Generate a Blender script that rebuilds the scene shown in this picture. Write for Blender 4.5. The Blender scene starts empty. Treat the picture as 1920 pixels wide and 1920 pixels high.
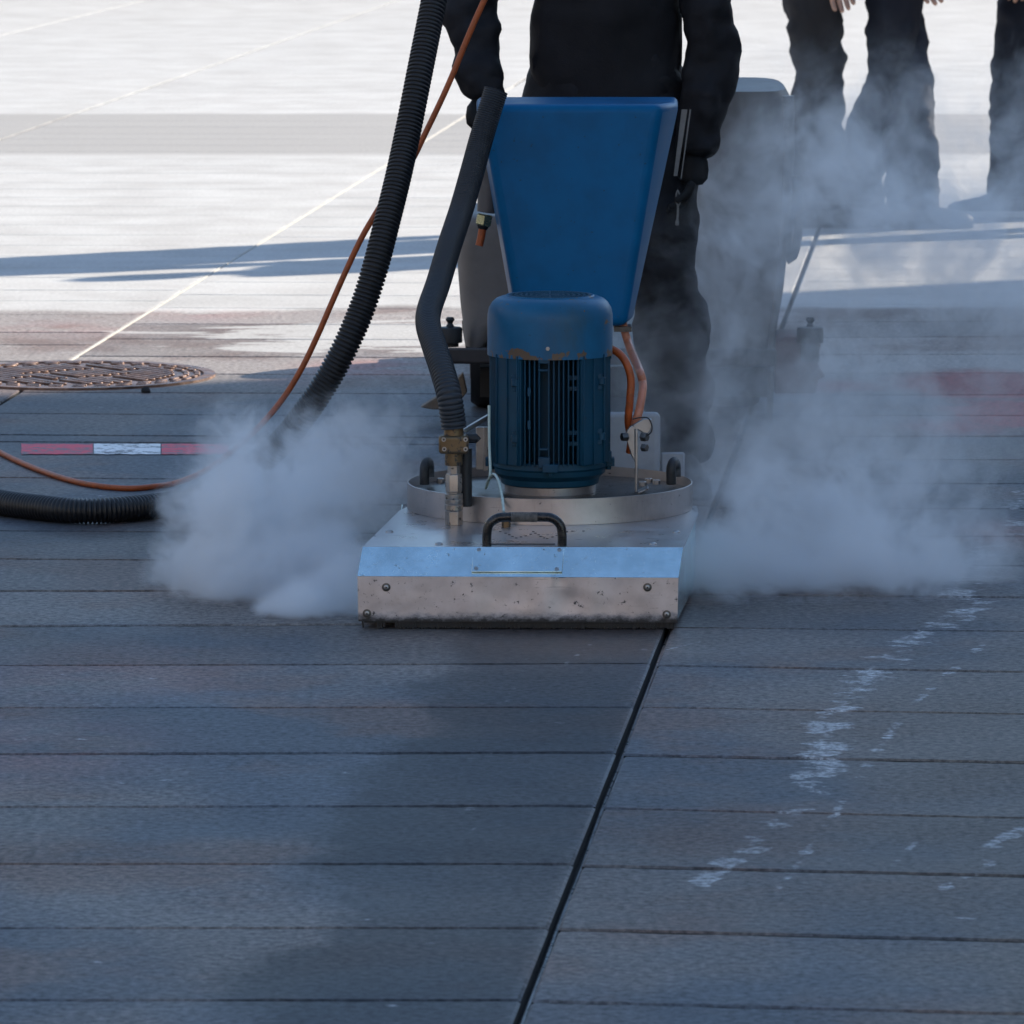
import bpy, bmesh, math, random
from mathutils import Vector, Matrix, noise as mnoise
random.seed(7)
rad = math.radians
sc = bpy.context.scene
COL = sc.collection

# ------------------------------------------------------------------ camera
F = 200.0 / 36.0 * 1920.0            # focal length in pixels of the 1920 px photograph
PITCH = math.atan((960 + 384) / F)
CAM = Vector((0, 0, 1.5))
DV = Vector((0, math.cos(PITCH), -math.sin(PITCH)))
UV = Vector((0, math.sin(PITCH), math.cos(PITCH)))
cam_d = bpy.data.cameras.new('camera'); cam = bpy.data.objects.new('camera', cam_d); COL.objects.link(cam)
cam_d.lens = 200; cam_d.sensor_width = 36; cam_d.clip_start = 0.1; cam_d.clip_end = 600
cam.location = CAM; cam.rotation_euler = (math.pi / 2 - PITCH, 0, 0)
cam_d.dof.use_dof = True; cam_d.dof.focus_distance = 10.55; cam_d.dof.aperture_fstop = 22
sc.camera = cam

# ------------------------------------------------------------------ sky, sun, exposure
SUN_AZ = Vector((0.852, 0.523)); SUN_EL = rad(23)
w = bpy.data.worlds.new('World'); sc.world = w; w.use_nodes = True
wn = w.node_tree
sky = wn.nodes.new('ShaderNodeTexSky'); sky.sky_type = 'NISHITA'; sky.sun_disc = False
sky.sun_elevation = SUN_EL; sky.sun_rotation = math.atan2(SUN_AZ.x, SUN_AZ.y)
sky.air_density = 1.1; sky.dust_density = 0.3; sky.ozone_density = 2.2
bg = wn.nodes['Background']; bg.inputs['Strength'].default_value = 0.145
wn.links.new(sky.outputs[0], bg.inputs[0])
sd = bpy.data.lights.new('sun', 'SUN'); sun = bpy.data.objects.new('sun', sd); COL.objects.link(sun)
sd.energy = 5.0; sd.angle = rad(0.5); sd.color = (1.0, 0.90, 0.765)
sv = Vector((SUN_AZ.x * math.cos(SUN_EL), SUN_AZ.y * math.cos(SUN_EL), math.sin(SUN_EL)))
sun.rotation_euler = sv.to_track_quat('Z', 'Y').to_euler(); sun.location = (20, 20, 20)
sc.view_settings.view_transform = 'Standard'; sc.view_settings.look = 'None'
sc.view_settings.exposure = 1.05; sc.view_settings.gamma = 1.0
sc.cycles.use_denoising = True
sc.cycles.volume_bounces = 12; sc.cycles.max_bounces = 14; sc.cycles.diffuse_bounces = 3; sc.cycles.glossy_bounces = 3
sc.cycles.volume_step_rate = 1.0; sc.cycles.volume_max_steps = 256
sc.cycles.use_adaptive_sampling = True; sc.cycles.adaptive_threshold = 0.012

# ------------------------------------------------------------------ pixel to place helpers (real distances)
def ray(px, py):
    return DV + Vector(((px - 960) / F, 0, 0)) - UV * ((py - 960) / F)
def at(px, py, Y):
    r = ray(px, py); return CAM + r * (Y / r.y)
def hit(px, py, z=0.0):
    r = ray(px, py); return CAM + r * ((z - CAM.z) / r.z)

# ------------------------------------------------------------------ node helper
class NT:
    def __init__(s, name):
        s.m = bpy.data.materials.new(name); s.m.use_nodes = True
        s.t = s.m.node_tree; s.n = s.t.nodes; s.b = s.n.get('Principled BSDF'); s.o = s.n.get('Material Output')
        s._c = None
    def new(s, k, **kw):
        x = s.n.new(k)
        for a, v in kw.items(): setattr(x, a, v)
        return x
    def put(s, sock, v):
        if isinstance(v, bpy.types.NodeSocket): s.t.links.new(v, sock)
        elif isinstance(v, (tuple, list)):
            sock.default_value = tuple(v) if len(v) == len(sock.default_value) else tuple(v) + (1,)
        else: sock.default_value = v
    def coord(s):
        if s._c is None: s._c = s.new('ShaderNodeTexCoord').outputs['Object']
        return s._c
    def xyz(s):
        q = s.new('ShaderNodeSeparateXYZ'); s.put(q.inputs[0], s.coord()); return q.outputs
    def math(s, op, a, b=None, c=None, clamp=False):
        x = s.new('ShaderNodeMath', operation=op); x.use_clamp = clamp
        s.put(x.inputs[0], a)
        if b is not None: s.put(x.inputs[1], b)
        if c is not None: s.put(x.inputs[2], c)
        return x.outputs[0]
    def vmath(s, op, a, b=None):
        x = s.new('ShaderNodeVectorMath', operation=op); s.put(x.inputs[0], a)
        if b is not None: s.put(x.inputs[1], b)
        return x.outputs['Value'] if op in ('LENGTH', 'DOT_PRODUCT', 'DISTANCE') else x.outputs[0]
    def noise(s, scale, detail=4, rough=0.55, vec=None, stretch=None, dist=0.0, col=False):
        x = s.new('ShaderNodeTexNoise'); v = vec or s.coord()
        if stretch: v = s.vmath('MULTIPLY', v, stretch)
        s.put(x.inputs['Vector'], v); x.inputs['Scale'].default_value = scale
        x.inputs['Detail'].default_value = detail; x.inputs['Roughness'].default_value = rough
        x.inputs['Distortion'].default_value = dist
        return x.outputs['Color'] if col else x.outputs['Fac']
    def ss(s, v, lo, hi):
        x = s.new('ShaderNodeMapRange', interpolation_type='SMOOTHSTEP'); s.put(x.inputs['Value'], v)
        s.put(x.inputs['From Min'], lo); s.put(x.inputs['From Max'], hi); return x.outputs[0]
    def lerp(s, v, lo, hi, a, b):
        x = s.new('ShaderNodeMapRange'); s.put(x.inputs['Value'], v)
        for k, q in (('From Min', lo), ('From Max', hi), ('To Min', a), ('To Max', b)): s.put(x.inputs[k], q)
        return x.outputs[0]
    def mix(s, f, a, b, mode='MIX'):
        x = s.new('ShaderNodeMix', data_type='RGBA', blend_type=mode); s.put(x.inputs[0], f)
        s.put(x.inputs[6], a); s.put(x.inputs[7], b); return x.outputs[2]
    def bump(s, h, strength=0.3, dist=0.002):
        x = s.new('ShaderNodeBump'); x.inputs['Strength'].default_value = strength; x.inputs['Distance'].default_value = dist
        s.put(x.inputs['Height'], h); s.put(s.b.inputs['Normal'], x.outputs[0])
    def set(s, **kw):
        for k, v in kw.items():
            s.put(s.b.inputs[{'color': 'Base Color', 'rough': 'Roughness', 'metal': 'Metallic', 'spec': 'Specular IOR Level',
                              'trans': 'Transmission Weight', 'coat': 'Coat Weight', 'coatr': 'Coat Roughness', 'sheen': 'Sheen Weight'}[k]], v)
        return s.m

def simple(name, col, rough=0.5, metal=0.0, var=0.25, scale=25, bump=0.0, dirt=None, dirtamt=0.5, spec=0.5):
    t = NT(name); n = t.noise(scale, 6, 0.6); n2 = t.noise(scale * 7, 3, 0.6)
    f = t.math('ADD', t.math('MULTIPLY', n, 0.7), t.math('MULTIPLY', n2, 0.3))
    dk = tuple(c * (1 - var) for c in col); lt = tuple(min(1, c * (1 + var)) for c in col)
    c = t.mix(t.ss(f, 0.3, 0.7), dk, lt)
    if dirt: c = t.mix(t.math('MULTIPLY', t.ss(t.noise(scale * 1.7, 7, 0.65), 0.48, 0.66), dirtamt), c, dirt)
    t.set(color=c, rough=t.lerp(f, 0.3, 0.7, max(0.05, rough - 0.1), min(1, rough + 0.12)), metal=metal, spec=spec)
    if bump: t.bump(n2, bump, 0.001)
    return t.m

# ------------------------------------------------------------------ mesh builder
class MB:
    def __init__(s): s.v = []; s.f = []
    def add(s, vs, fs):
        o = len(s.v); s.v += [Vector(v) for v in vs]; s.f += [tuple(i + o for i in f) for f in fs]; return s
    def hexa(s, p):                       # 8 corners: bottom 4 (ccw), top 4
        return s.add(p, [(3, 2, 1, 0), (4, 5, 6, 7), (0, 1, 5, 4), (1, 2, 6, 5), (2, 3, 7, 6), (3, 0, 4, 7)])
    def box(s, c, d, rz=0.0, rx=0.0, ry=0.0):
        M = Matrix.Rotation(rz, 3, 'Z') @ Matrix.Rotation(ry, 3, 'Y') @ Matrix.Rotation(rx, 3, 'X')
        x, y, z = d[0] / 2, d[1] / 2, d[2] / 2
        return s.hexa([Vector(c) + M @ Vector(q) for q in ((-x, -y, -z), (x, -y, -z), (x, y, -z), (-x, y, -z), (-x, -y, z), (x, -y, z), (x, y, z), (-x, y, z))])
    def prism(s, poly, vec):              # polygon extruded along vec, capped
        n = len(poly); vec = Vector(vec); P = [Vector(p) for p in poly]
        return s.add(P + [p + vec for p in P], [tuple(range(n))[::-1], tuple(range(n, 2 * n))] + [(i, (i + 1) % n, n + (i + 1) % n, n + i) for i in range(n)])
    def lathe(s, c, prof, n=48, cap=True, axis='Z', M=None):
        c = Vector(c); vs = []; R = M or Matrix.Identity(3)
        for r, h in prof:
            for k in range(n):
                a = 2 * math.pi * k / n; vs.append(c + R @ Vector((r * math.cos(a), r * math.sin(a), h)))
        fs = []
        for i in range(len(prof) - 1):
            for k in range(n): fs.append((i * n + k, i * n + (k + 1) % n, (i + 1) * n + (k + 1) % n, (i + 1) * n + k))
        if cap:
            fs.append(tuple(range(n))[::-1]); m = (len(prof) - 1) * n; fs.append(tuple(range(m, m + n)))
        return s.add(vs, fs)
    def cyl(s, a, b, r, n=16, r2=None):
        a, b = Vector(a), Vector(b); d = b - a
        M = d.to_track_quat('Z', 'Y').to_matrix()
        return s.lathe(a, [(r, 0), (r if r2 is None else r2, d.length)], n, True, M=M)
    def hexbolt(s, c, axis, r, h):
        c = Vector(c); ax = Vector(axis).normalized(); M = ax.to_track_quat('Z', 'Y').to_matrix()
        return s.lathe(c, [(r, 0), (r, h * 0.85), (r * 0.85, h)], 6, True, M=M)
    def dome(s, c, axis, r, h, n=16):
        M = Vector(axis).normalized().to_track_quat('Z', 'Y').to_matrix()
        return s.lathe(c, [(r, 0), (r * 0.92, h * 0.45), (r * 0.65, h * 0.82), (r * 0.25, h)], n, True, M=M)
    def tube(s, pts, rf, n=16, cap=True):
        P = [Vector(p) for p in pts]; m = len(P); vs = []; prev = None
        for i in range(m):
            t = (P[min(i + 1, m - 1)] - P[max(i - 1, 0)]).normalized()
            if prev is None:
                u = t.orthogonal().normalized()
            else:
                u = (prev - t * prev.dot(t)).normalized()
            prev = u; v = t.cross(u); r = rf(i) if callable(rf) else rf
            for k in range(n):
                a = 2 * math.pi * k / n; vs.append(P[i] + u * (r * math.cos(a)) + v * (r * math.sin(a)))
        fs = [(i * n + k, i * n + (k + 1) % n, (i + 1) * n + (k + 1) % n, (i + 1) * n + k) for i in range(m - 1) for k in range(n)]
        if cap: fs += [tuple(range(n))[::-1], tuple(range((m - 1) * n, m * n))]
        return s.add(vs, fs)
    def build(s, name, mat, parent=None, loc=None, bevel=0.0, seg=2, smooth=35, sub=0):
        L = Vector(loc) if loc is not None else Vector((0, 0, 0))
        if parent is not None: L = parent['_o'] if '_o' in parent else L; L = Vector(L)
        me = bpy.data.meshes.new(name); me.from_pydata([v - L for v in s.v], [], s.f); me.update()
        bm = bmesh.new(); bm.from_mesh(me); bmesh.ops.recalc_face_normals(bm, faces=bm.faces[:]); bm.to_mesh(me); bm.free()
        me.materials.append(mat)
        if smooth:
            me.polygons.foreach_set('use_smooth', [True] * len(me.polygons)); me.set_sharp_from_angle(angle=rad(smooth))
        o = bpy.data.objects.new(name, me); COL.objects.link(o)
        if parent is not None: o.parent = parent; o['_o'] = tuple(L)
        else: o.location = L; o['_o'] = tuple(L)
        if bevel:
            b = o.modifiers.new('bevel', 'BEVEL'); b.width = bevel; b.segments = seg; b.limit_method = 'ANGLE'; b.angle_limit = rad(40)
            b.harden_normals = False
        if sub:
            q = o.modifiers.new('sub', 'SUBSURF'); q.levels = q.render_levels = sub
        return o

def thing(name, label, cat, loc, group=None):
    o = bpy.data.objects.new(name, None); COL.objects.link(o); o.location = loc; o['_o'] = tuple(loc)
    o.empty_display_size = 0.1
    o['label'] = label; o['category'] = cat
    if group: o['group'] = group
    return o
def tag(o, label, cat, group=None, kind=None):
    o['label'] = label; o['category'] = cat
    if group: o['group'] = group
    if kind: o['kind'] = kind
    return o
def spline(P, step):                      # Catmull-Rom, resampled at even arc length
    P = [Vector(p) for p in P]; Q = [P[0] * 2 - P[1]] + P + [P[-1] * 2 - P[-2]]; out = []
    for i in range(1, len(Q) - 2):
        a, b, c, d = Q[i - 1:i + 3]
        for k in range(24):
            t = k / 24; out.append(0.5 * ((2 * b) + (c - a) * t + (2 * a - 5 * b + 4 * c - d) * t * t + (3 * b - a - 3 * c + d) * t ** 3))
    out.append(P[-1]); res = [out[0]]; acc = 0.0
    for a, b in zip(out, out[1:]):
        L = (b - a).length; 
        while acc + L >= step:
            f = (step - acc) / L; a = a.lerp(b, f); res.append(a.copy()); L = (b - a).length; acc = 0.0
        acc += L
    return res

# ------------------------------------------------------------------ ground materials
SLOPE = 0.0822                             # the slab joints run this far right per metre of depth
def seg_mask(t, X, Y, pts, wd, nz):
    """1 on a polyline of (x,y,width) drawn on the ground, broken by noise"""
    best = None
    for (ax, ay, aw), (bx, by, bw) in zip(pts, pts[1:]):
        dx, dy = bx - ax, by - ay; L2 = dx * dx + dy * dy
        px = t.math('SUBTRACT', X, ax); py = t.math('SUBTRACT', Y, ay)
        h = t.math('DIVIDE', t.math('ADD', t.math('MULTIPLY', px, dx), t.math('MULTIPLY', py, dy)), L2, clamp=True)
        ex = t.math('SUBTRACT', px, t.math('MULTIPLY', h, dx)); ey = t.math('SUBTRACT', py, t.math('MULTIPLY', h, dy))
        d = t.math('SQRT', t.math('ADD', t.math('MULTIPLY', ex, ex), t.math('MULTIPLY', ey, ey)))
        d = t.math('DIVIDE', d, t.math('MULTIPLY_ADD', h, (bw - aw) * wd, aw * wd))
        best = d if best is None else t.math('MINIMUM', best, d)
    return best
def gauss(t, X, Y, cx, cy, rx, ry):
    a = t.math('DIVIDE', t.math('SUBTRACT', X, cx), rx); b = t.math('DIVIDE', t.math('SUBTRACT', Y, cy), ry)
    d = t.math('ADD', t.math('MULTIPLY', a, a), t.math('MULTIPLY', b, b))
    return t.math('EXPONENT', t.math('MULTIPLY', d, -1.0))
def gxy(px, py, w=1.0):
    p = hit(px, py); return (p.x, p.y, w)

def stone_material():
    t = NT('granite_slab'); X, Y, Z = t.xyz()
    at_ = t.new('ShaderNodeAttribute', attribute_name='tone'); tone = at_.outputs['Fac']
    grain = t.noise(72, 4, 0.75); grit = t.noise(900, 2, 0.6); blot = t.noise(3.1, 6, 0.6); blot2 = t.noise(0.9, 5, 0.6, stretch=(1, 0.7, 1))
    streak = t.noise(2.2, 6, 0.62, stretch=(1.0, 3.0, 1), dist=0.6)
    # wet and dry areas, bounded by an uneven drying edge
    edge = t.math('MULTIPLY_ADD', t.math('SUBTRACT', t.noise(0.9, 4, 0.5, stretch=(1, 0.3, 1)), 0.5), 1.1, 16.75)
    wet = t.ss(t.math('SUBTRACT', edge, Y), -0.05, 0.12)
    dryspot = t.math('MULTIPLY', gauss(t, X, Y, -0.38, 15.85, 0.62, 0.62), 1.35)
    dryspot = t.ss(t.math('ADD', dryspot, t.math('MULTIPLY', t.math('SUBTRACT', streak, 0.5), 3.2)), 0.72, 0.95)
    wet = t.math('SUBTRACT', wet, t.math('MULTIPLY', dryspot, 0.9), clamp=True)
    # soaked, darker path beside the open joint
    u = t.math('SUBTRACT', X, t.math('MULTIPLY', Y, SLOPE))
    uw = t.math('ADD', u, t.math('MULTIPLY', t.math('SUBTRACT', t.noise(2.6, 6, .62), 0.5), 0.42))
    soak = t.math('MULTIPLY', t.ss(uw, -0.96, -0.88), t.ss(u, -0.545, -0.59))
    soak = t.math('MULTIPLY', soak, t.ss(Y, 10.9, 9.9))
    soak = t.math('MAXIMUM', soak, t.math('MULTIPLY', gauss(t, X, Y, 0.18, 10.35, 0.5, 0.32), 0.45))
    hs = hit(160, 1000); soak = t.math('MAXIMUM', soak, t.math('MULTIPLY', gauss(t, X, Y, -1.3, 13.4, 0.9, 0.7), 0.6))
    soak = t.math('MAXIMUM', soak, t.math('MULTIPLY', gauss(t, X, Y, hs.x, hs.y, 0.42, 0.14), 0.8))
    dry_c = t.mix(t.ss(blot, 0.3, 0.7), (0.47, 0.455, 0.43), (0.55, 0.54, 0.515))
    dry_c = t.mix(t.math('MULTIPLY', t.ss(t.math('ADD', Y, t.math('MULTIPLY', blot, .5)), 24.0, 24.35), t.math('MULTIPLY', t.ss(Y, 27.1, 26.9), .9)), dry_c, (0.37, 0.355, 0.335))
    wet_c = t.mix(t.ss(blot2, 0.40, 0.58), (0.085, 0.094, 0.108), (0.165, 0.142, 0.126))
    sunlit_damp = t.math('MULTIPLY', t.ss(Y, 14.0, 14.9), 0.9)  # drying slabs, painted paler and warmer where the sun falls
    wet_c = t.mix(sunlit_damp, wet_c, (0.310, 0.268, 0.236))
    wet_c = t.mix(t.math('MULTIPLY', t.ss(t.noise(1.7, 6, .62), 0.49, 0.64), 0.65), wet_c, (0.165, 0.104, 0.078))
    rightside = t.math('MULTIPLY', t.ss(t.math('SUBTRACT', X, t.math('MULTIPLY', Y, SLOPE)), -0.5, 0.1), t.ss(Y, 10.6, 9.2))
    wet_c = t.mix(t.math('MULTIPLY', rightside, t.ss(blot2, .35, .6)), wet_c, (0.128, 0.104, 0.084))
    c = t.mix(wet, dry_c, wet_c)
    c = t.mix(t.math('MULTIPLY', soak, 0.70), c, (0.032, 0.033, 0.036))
    # iron and brick-dust stains
    red = None
    for px, py, rx, ry, k in ((690, 690, .22, .3, .5), (560, 715, .16, .2, .3), (120, 620, .30, .4, .3), (380, 590, .28, .3, .3), (1555, 725, .15, .2, .8),
                              (1850, 722, .20, .30, 1.9), (1890, 775, .14, .3, 1.7), (1790, 800, .14, .2, .8), (1870, 1000, .12, .3, .4), (210, 1260, .35, .5, .28), (60, 1400, .3, .5, .3)):
        p = hit(px, py); g = t.math('MULTIPLY', gauss(t, X, Y, p.x, p.y, rx, ry), k)
        red = g if red is None else t.math('MAXIMUM', red, g)
    red = t.math('MULTIPLY', red, t.ss(t.noise(5, 6, 0.65, stretch=(1, 1.0, 1)), 0.2, 0.55))
    c = t.mix(t.math('MULTIPLY', t.ss(red, 0.05, 0.85), .8), c, (0.34, 0.05, 0.04))
    # tyre rubbing across the far slabs
    # dried lime and foam trails
    wob = t.noise(7, 4, 0.55, col=True); wv = t.vmath('SUBTRACT', wob, (0.5, 0.5, 0.5)); ws = t.new('ShaderNodeSeparateXYZ'); t.put(ws.inputs[0], wv)
    XX = t.math('MULTIPLY_ADD', ws.outputs[0], 0.09, X); YY = t.math('MULTIPLY_ADD', ws.outputs[1], 0.10, Y)
    br = t.math('MULTIPLY_ADD', t.noise(9, 5, 0.6, dist=.8), .55, t.math('MULTIPLY', t.noise(30, 6, 0.66, stretch=(.8, 1, 1)), .45)); br2 = t.noise(4.2, 3, 0.5)
    big = seg_mask(t, XX, YY, [gxy(1850, 1125, .8), gxy(1700, 1205, 1.1), gxy(1620, 1270, 1.0), gxy(1555, 1370, .9), gxy(1530, 1470, .8), gxy(1420, 1570, .75), gxy(1345, 1630, .5), gxy(1320, 1660, .3)], 0.072, br)
    big2 = seg_mask(t, XX, YY, [gxy(1960, 1530, .8), gxy(1870, 1580, .6), gxy(1850, 1620, .7), gxy(1770, 1670, .7)], 0.042, br)
    far = seg_mask(t, XX, YY, [gxy(1930, 905, .8), gxy(1900, 1000, .9), gxy(1830, 1060, 1.2), gxy(1790, 1130, 1)], 0.07, br)
    thin = seg_mask(t, X, Y, [gxy(1870, 1185, 1), gxy(1700, 1330, 1), gxy(1640, 1415, 1.2), gxy(1590, 1490, 1), gxy(1510, 1600, .8), gxy(1440, 1690, .8)], 0.017, br)
    thin2 = seg_mask(t, X, Y, [gxy(1250, 1218, .7), gxy(1420, 1178, .8)], 0.009, br)
    thin3 = seg_mask(t, X, Y, [gxy(1140, 1562, .5), gxy(1360, 1545, .5)], 0.008, br)
    thin4 = seg_mask(t, X, Y, [gxy(1000, 1210, 1), gxy(945, 1330, .8)], 0.012, br)
    thin5 = seg_mask(t, X, Y, [gxy(1110, 1205, .8), gxy(1060, 1245, .8)], 0.012, br)
    thin6 = seg_mask(t, X, Y, [gxy(1725, 1570, .8), gxy(1660, 1640, 1)], 0.014, br)
    foam = None
    for d, k in ((big, .95), (big2, 1.1), (far, .7), (thin, .68), (thin2, .95), (thin3, .8), (thin4, .7), (thin5, .75), (thin6, .85)):
        q = t.math('MULTIPLY', t.ss(d, 1.15, 0.15), k); foam = q if foam is None else t.math('MAXIMUM', foam, q)
    foam = t.ss(t.math('ADD', foam, t.math('ADD', t.math('MULTIPLY', t.math('SUBTRACT', br, 0.53), 5.2), t.math('MULTIPLY', t.math('SUBTRACT', br2, 0.5), 2.0))), 0.62, 1.05)
    # small leftovers, only some way off the trails
    sp = t.math('MULTIPLY', t.ss(t.noise(34, 3, 0.6, stretch=(0.6, 1.3, 1)), 0.70, 0.78), t.math('MULTIPLY', t.ss(blot2, 0.5, 0.62), wet))
    foam = t.math('MAXIMUM', foam, t.math('MULTIPLY', sp, 0.35))
    c = t.mix(t.math('MULTIPLY', foam, t.lerp(grain, .3, .7, .35, .85)), c, (0.46, 0.46, 0.46))
    # grain of the stone and one tone per slab
    k = t.math('MULTIPLY', t.lerp(grain, 0.34, 0.66, 0.4, 1.6), t.lerp(grit, 0.3, 0.7, 0.8, 1.2))
    k = t.math('MULTIPLY_ADD', t.math('SUBTRACT', k, 1.0), t.lerp(wet, 0, 1, 0.25, 1.0), 1.0)
    k = t.math('MULTIPLY', k, t.math('MULTIPLY_ADD', t.math('SUBTRACT', tone, 0.5), t.lerp(wet, 0, 1, 0.06, 0.38), 1.0))
    hv = t.new('ShaderNodeCombineXYZ'); [t.put(hv.inputs[i], k) for i in range(3)]
    c = t.mix(1.0, c, hv.outputs[0], 'MULTIPLY')
    rough = t.math('ADD', t.lerp(wet, 0, 1, 0.9, 0.57), t.math('MULTIPLY', soak, -0.05))
    rough = t.math('SUBTRACT', rough, t.math('MULTIPLY', gauss(t, X, Y, 0.12, 10.0, 0.3, 0.3), 0.2))
    rough = t.math('ADD', rough, t.math('MULTIPLY', t.math('SUBTRACT', blot, 0.5), 0.3))
    t.set(color=c, rough=rough, spec=t.math('SUBTRACT', t.lerp(wet, 0, 1, 0.12, 0.20), t.math('MULTIPLY', soak, 0.06)))
    t.bump(t.math('ADD', t.math('MULTIPLY', grain, 0.7), t.math('MULTIPLY', grit, 0.3)), 0.36, 0.0025)
    return t.m
M_STONE = stone_material()
M_JOINT = simple('joint_dirt', (0.016, 0.015, 0.014), 0.9, var=0.4)
M_BASE = simple('pale_ground', (0.46, 0.45, 0.43), 0.9, var=0.1, scale=1.5)

# ------------------------------------------------------------------ ground, slabs and joints
g = MB(); g.add([(-150, -60, -0.05), (150, -60, -0.05), (150, 240, -0.05), (-150, 240, -0.05)], [(0, 1, 2, 3)])
o = g.build('ground', M_BASE, smooth=0); o['kind'] = 'structure'
g = MB(); g.add([(-12, 4.5, -0.022), (12, 4.5, -0.022), (12, 47, -0.022), (-12, 47, -0.022)], [(0, 1, 2, 3)])
o = g.build('joint_bed', M_JOINT, smooth=0); o['kind'] = 'structure'

PANEL = 1.87; U0 = -0.558                  # the open joint lies at u = U0
def line_from(p, q):                       # ground line through two picture points, as Y = a + b X
    a, b = hit(*p), hit(*q); s = (b.y - a.y) / (b.x - a.x); return (a.y - s * a.x, s)
LEFT = [line_from((0, a), (x, b)) for a, x, b in ((1620, 1090, 1620), (1513, 1130, 1511), (1414, 1165, 1411), (1327, 1190, 1326), (1248, 1225, 1244), (1174, 700, 1170.5), (1108, 300, 1108),
        (1048, 280, 1050), (995, 290, 997), (944, 300, 945), (895, 310, 898), (828, 300, 830), (815, 300, 817), (775, 430, 778), (735, 700, 738), (700, 900, 703), (667, 900, 671), (635, 900, 637), (606, 900, 609), (575, 500, 578))]
RIGHT = [line_from(p, q) for p, q in (((1110, 1624), (1920, 1643)), ((1150, 1516), (1920, 1534)), ((1180, 1416), (1920, 1430)), ((1210, 1326), (1920, 1339)), ((1240, 1248), (1920, 1260)),
        ((1400, 1178), (1920, 1184)), ((1500, 1116), (1920, 1120)), ((1500, 1058), (1920, 1061)), ((1500, 1004), (1920, 1006)), ((1500, 953), (1920, 954)), ((1500, 906), (1920, 907)),
        ((1500, 861), (1920, 862)), ((1500, 818), (1920, 818)), ((1500, 779), (1920, 779)), ((1500, 741), (1920, 740)), ((1500, 700), (1920, 699)), ((1500, 665), (1920, 664)), ((1500, 633), (1920, 631)), ((1470, 604), (1920, 602)), ((1470, 571), (1920, 570)))]
dN = 0.4586
def extend(L, s_far):
    L = sorted(L, key=lambda l: l[0]); a, b = L[0]
    while L[0][0] > 4.6: L.insert(0, (L[0][0] - dN, b))
    while L[-1][0] < 46: L.append((L[-1][0] + dN * random.choice((1, 1, 1, 0.8, 1.2)), L[-1][1] * 0.8 + s_far * 0.2))
    return L
LEFT = extend(LEFT, -0.01); RIGHT = extend(RIGHT, -0.015)
FAR = extend([(14.0 + 0.1, -0.01)], -0.012)
GEN = extend([(14.2, -0.03)], -0.02)
vs, fs, tones, mids = [], [], [], []
def slab(l0, l1, ua, ub, g0, g1, ga, gb, tone):
    """one slab between two depth lines and two joints: chamfered top, ragged edges"""
    ymid = l0[0]
    step = 0.03 if ymid < 18 else 0.5
    def P(l, u): y = (l[0] + l[1] * u) / (1 - SLOPE * l[1]); return Vector((u + SLOPE * y, y, 0))
    a0, b0, a1, b1 = P(l0, ua + ga), P(l0, ub - gb), P(l1, ua + ga), P(l1, ub - gb)
    n = max(2, int((b0 - a0).length / step)); rows = []
    jit = 0.0022 if ymid < 18 else 0
    for k in range(n + 1):
        f = k / n; p = a0.lerp(b0, f); q = a1.lerp(b1, f)
        j0 = random.uniform(-jit, jit) + (mnoise.noise(p * 9) * 0.002 if jit else 0); j1 = random.uniform(-jit, jit) + (mnoise.noise(q * 9) * 0.002 if jit else 0)
        p = p + Vector((0, g0 + j0, 0)); q = q - Vector((0, g1 + j1, 0))
        end = k in (0, n)
        c = 0.004
        zt = -0.003 if end else 0.0
        rows.append([p + Vector((0, 0, -0.03)), p + Vector((0, 0, -0.003)), p + Vector((0, c, zt)), q + Vector((0, -c, zt)), q + Vector((0, 0, -0.003)), q + Vector((0, 0, -0.03))])
    def jagged(ax, sgn):
        pass
    # a second column just inside each end so that the end edges are chamfered too
    rows.insert(1, [v.copy() + (rows[1][i] - v).normalized() * 0.004 for i, v in enumerate(rows[0])])
    rows.insert(len(rows) - 1, [v.copy() + (rows[-2][i] - v).normalized() * 0.004 for i, v in enumerate(rows[-1])])
    for r in (1, len(rows) - 2):
        rows[r][2].z = 0; rows[r][3].z = 0
    o = len(vs)
    for r in rows: vs.extend(r)
    for k in range(len(rows) - 1):
        for i in range(5):
            a = o + k * 6 + i; fs.append((a, a + 6, a + 7, a + 1)); tones.append(tone); mids.append(1 if i in (0, 4) else 0)
    e = o + (len(rows) - 1) * 6
    fs.append((o, o + 1, o + 4, o + 5)); tones.append(tone); fs.append((e + 5, e + 4, e + 1, e)); tones.append(tone); mids.extend((1, 1, 0, 0))
    fs.append((o + 1, o + 2, o + 3, o + 4)); tones.append(tone); fs.append((e + 4, e + 3, e + 2, e + 1)); tones.append(tone)
RG = random.Random(3)
wideL = {1: .0055, 5: .0062, 9: .004}
for k in range(-5, 5):
    ua = U0 + PANEL * k; ub = ua + PANEL
    L = LEFT if k == -1 else RIGHT if k == 0 else FAR if k < 0 else GEN
    last = None
    gaps = [RG.choice((0.004, 0.0058, 0.0075, 0.0095)) if l[0] < 16.4 else RG.choice((.0006, .0008, .0012, .0025)) for l in L]
    for i in range(len(L) - 1):
        y = L[i][0]
        if y > 24 and abs(ua + 0.9) > 6: pass
        ga = 0.007 if k == 0 else 0.005; gb = 0.007 if k == -1 else 0.005
        slab(L[i], L[i + 1], ua, ub, gaps[i], gaps[i + 1], ga, gb, RG.random())
me = bpy.data.meshes.new('plaza_paving'); me.from_pydata(vs, [], fs); me.update()
a = me.attributes.new('tone', 'FLOAT', 'FACE'); a.data.foreach_set('value', tones)
me.materials.append(M_STONE); me.materials.append(M_JOINT); me.polygons.foreach_set('material_index', mids)
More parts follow.
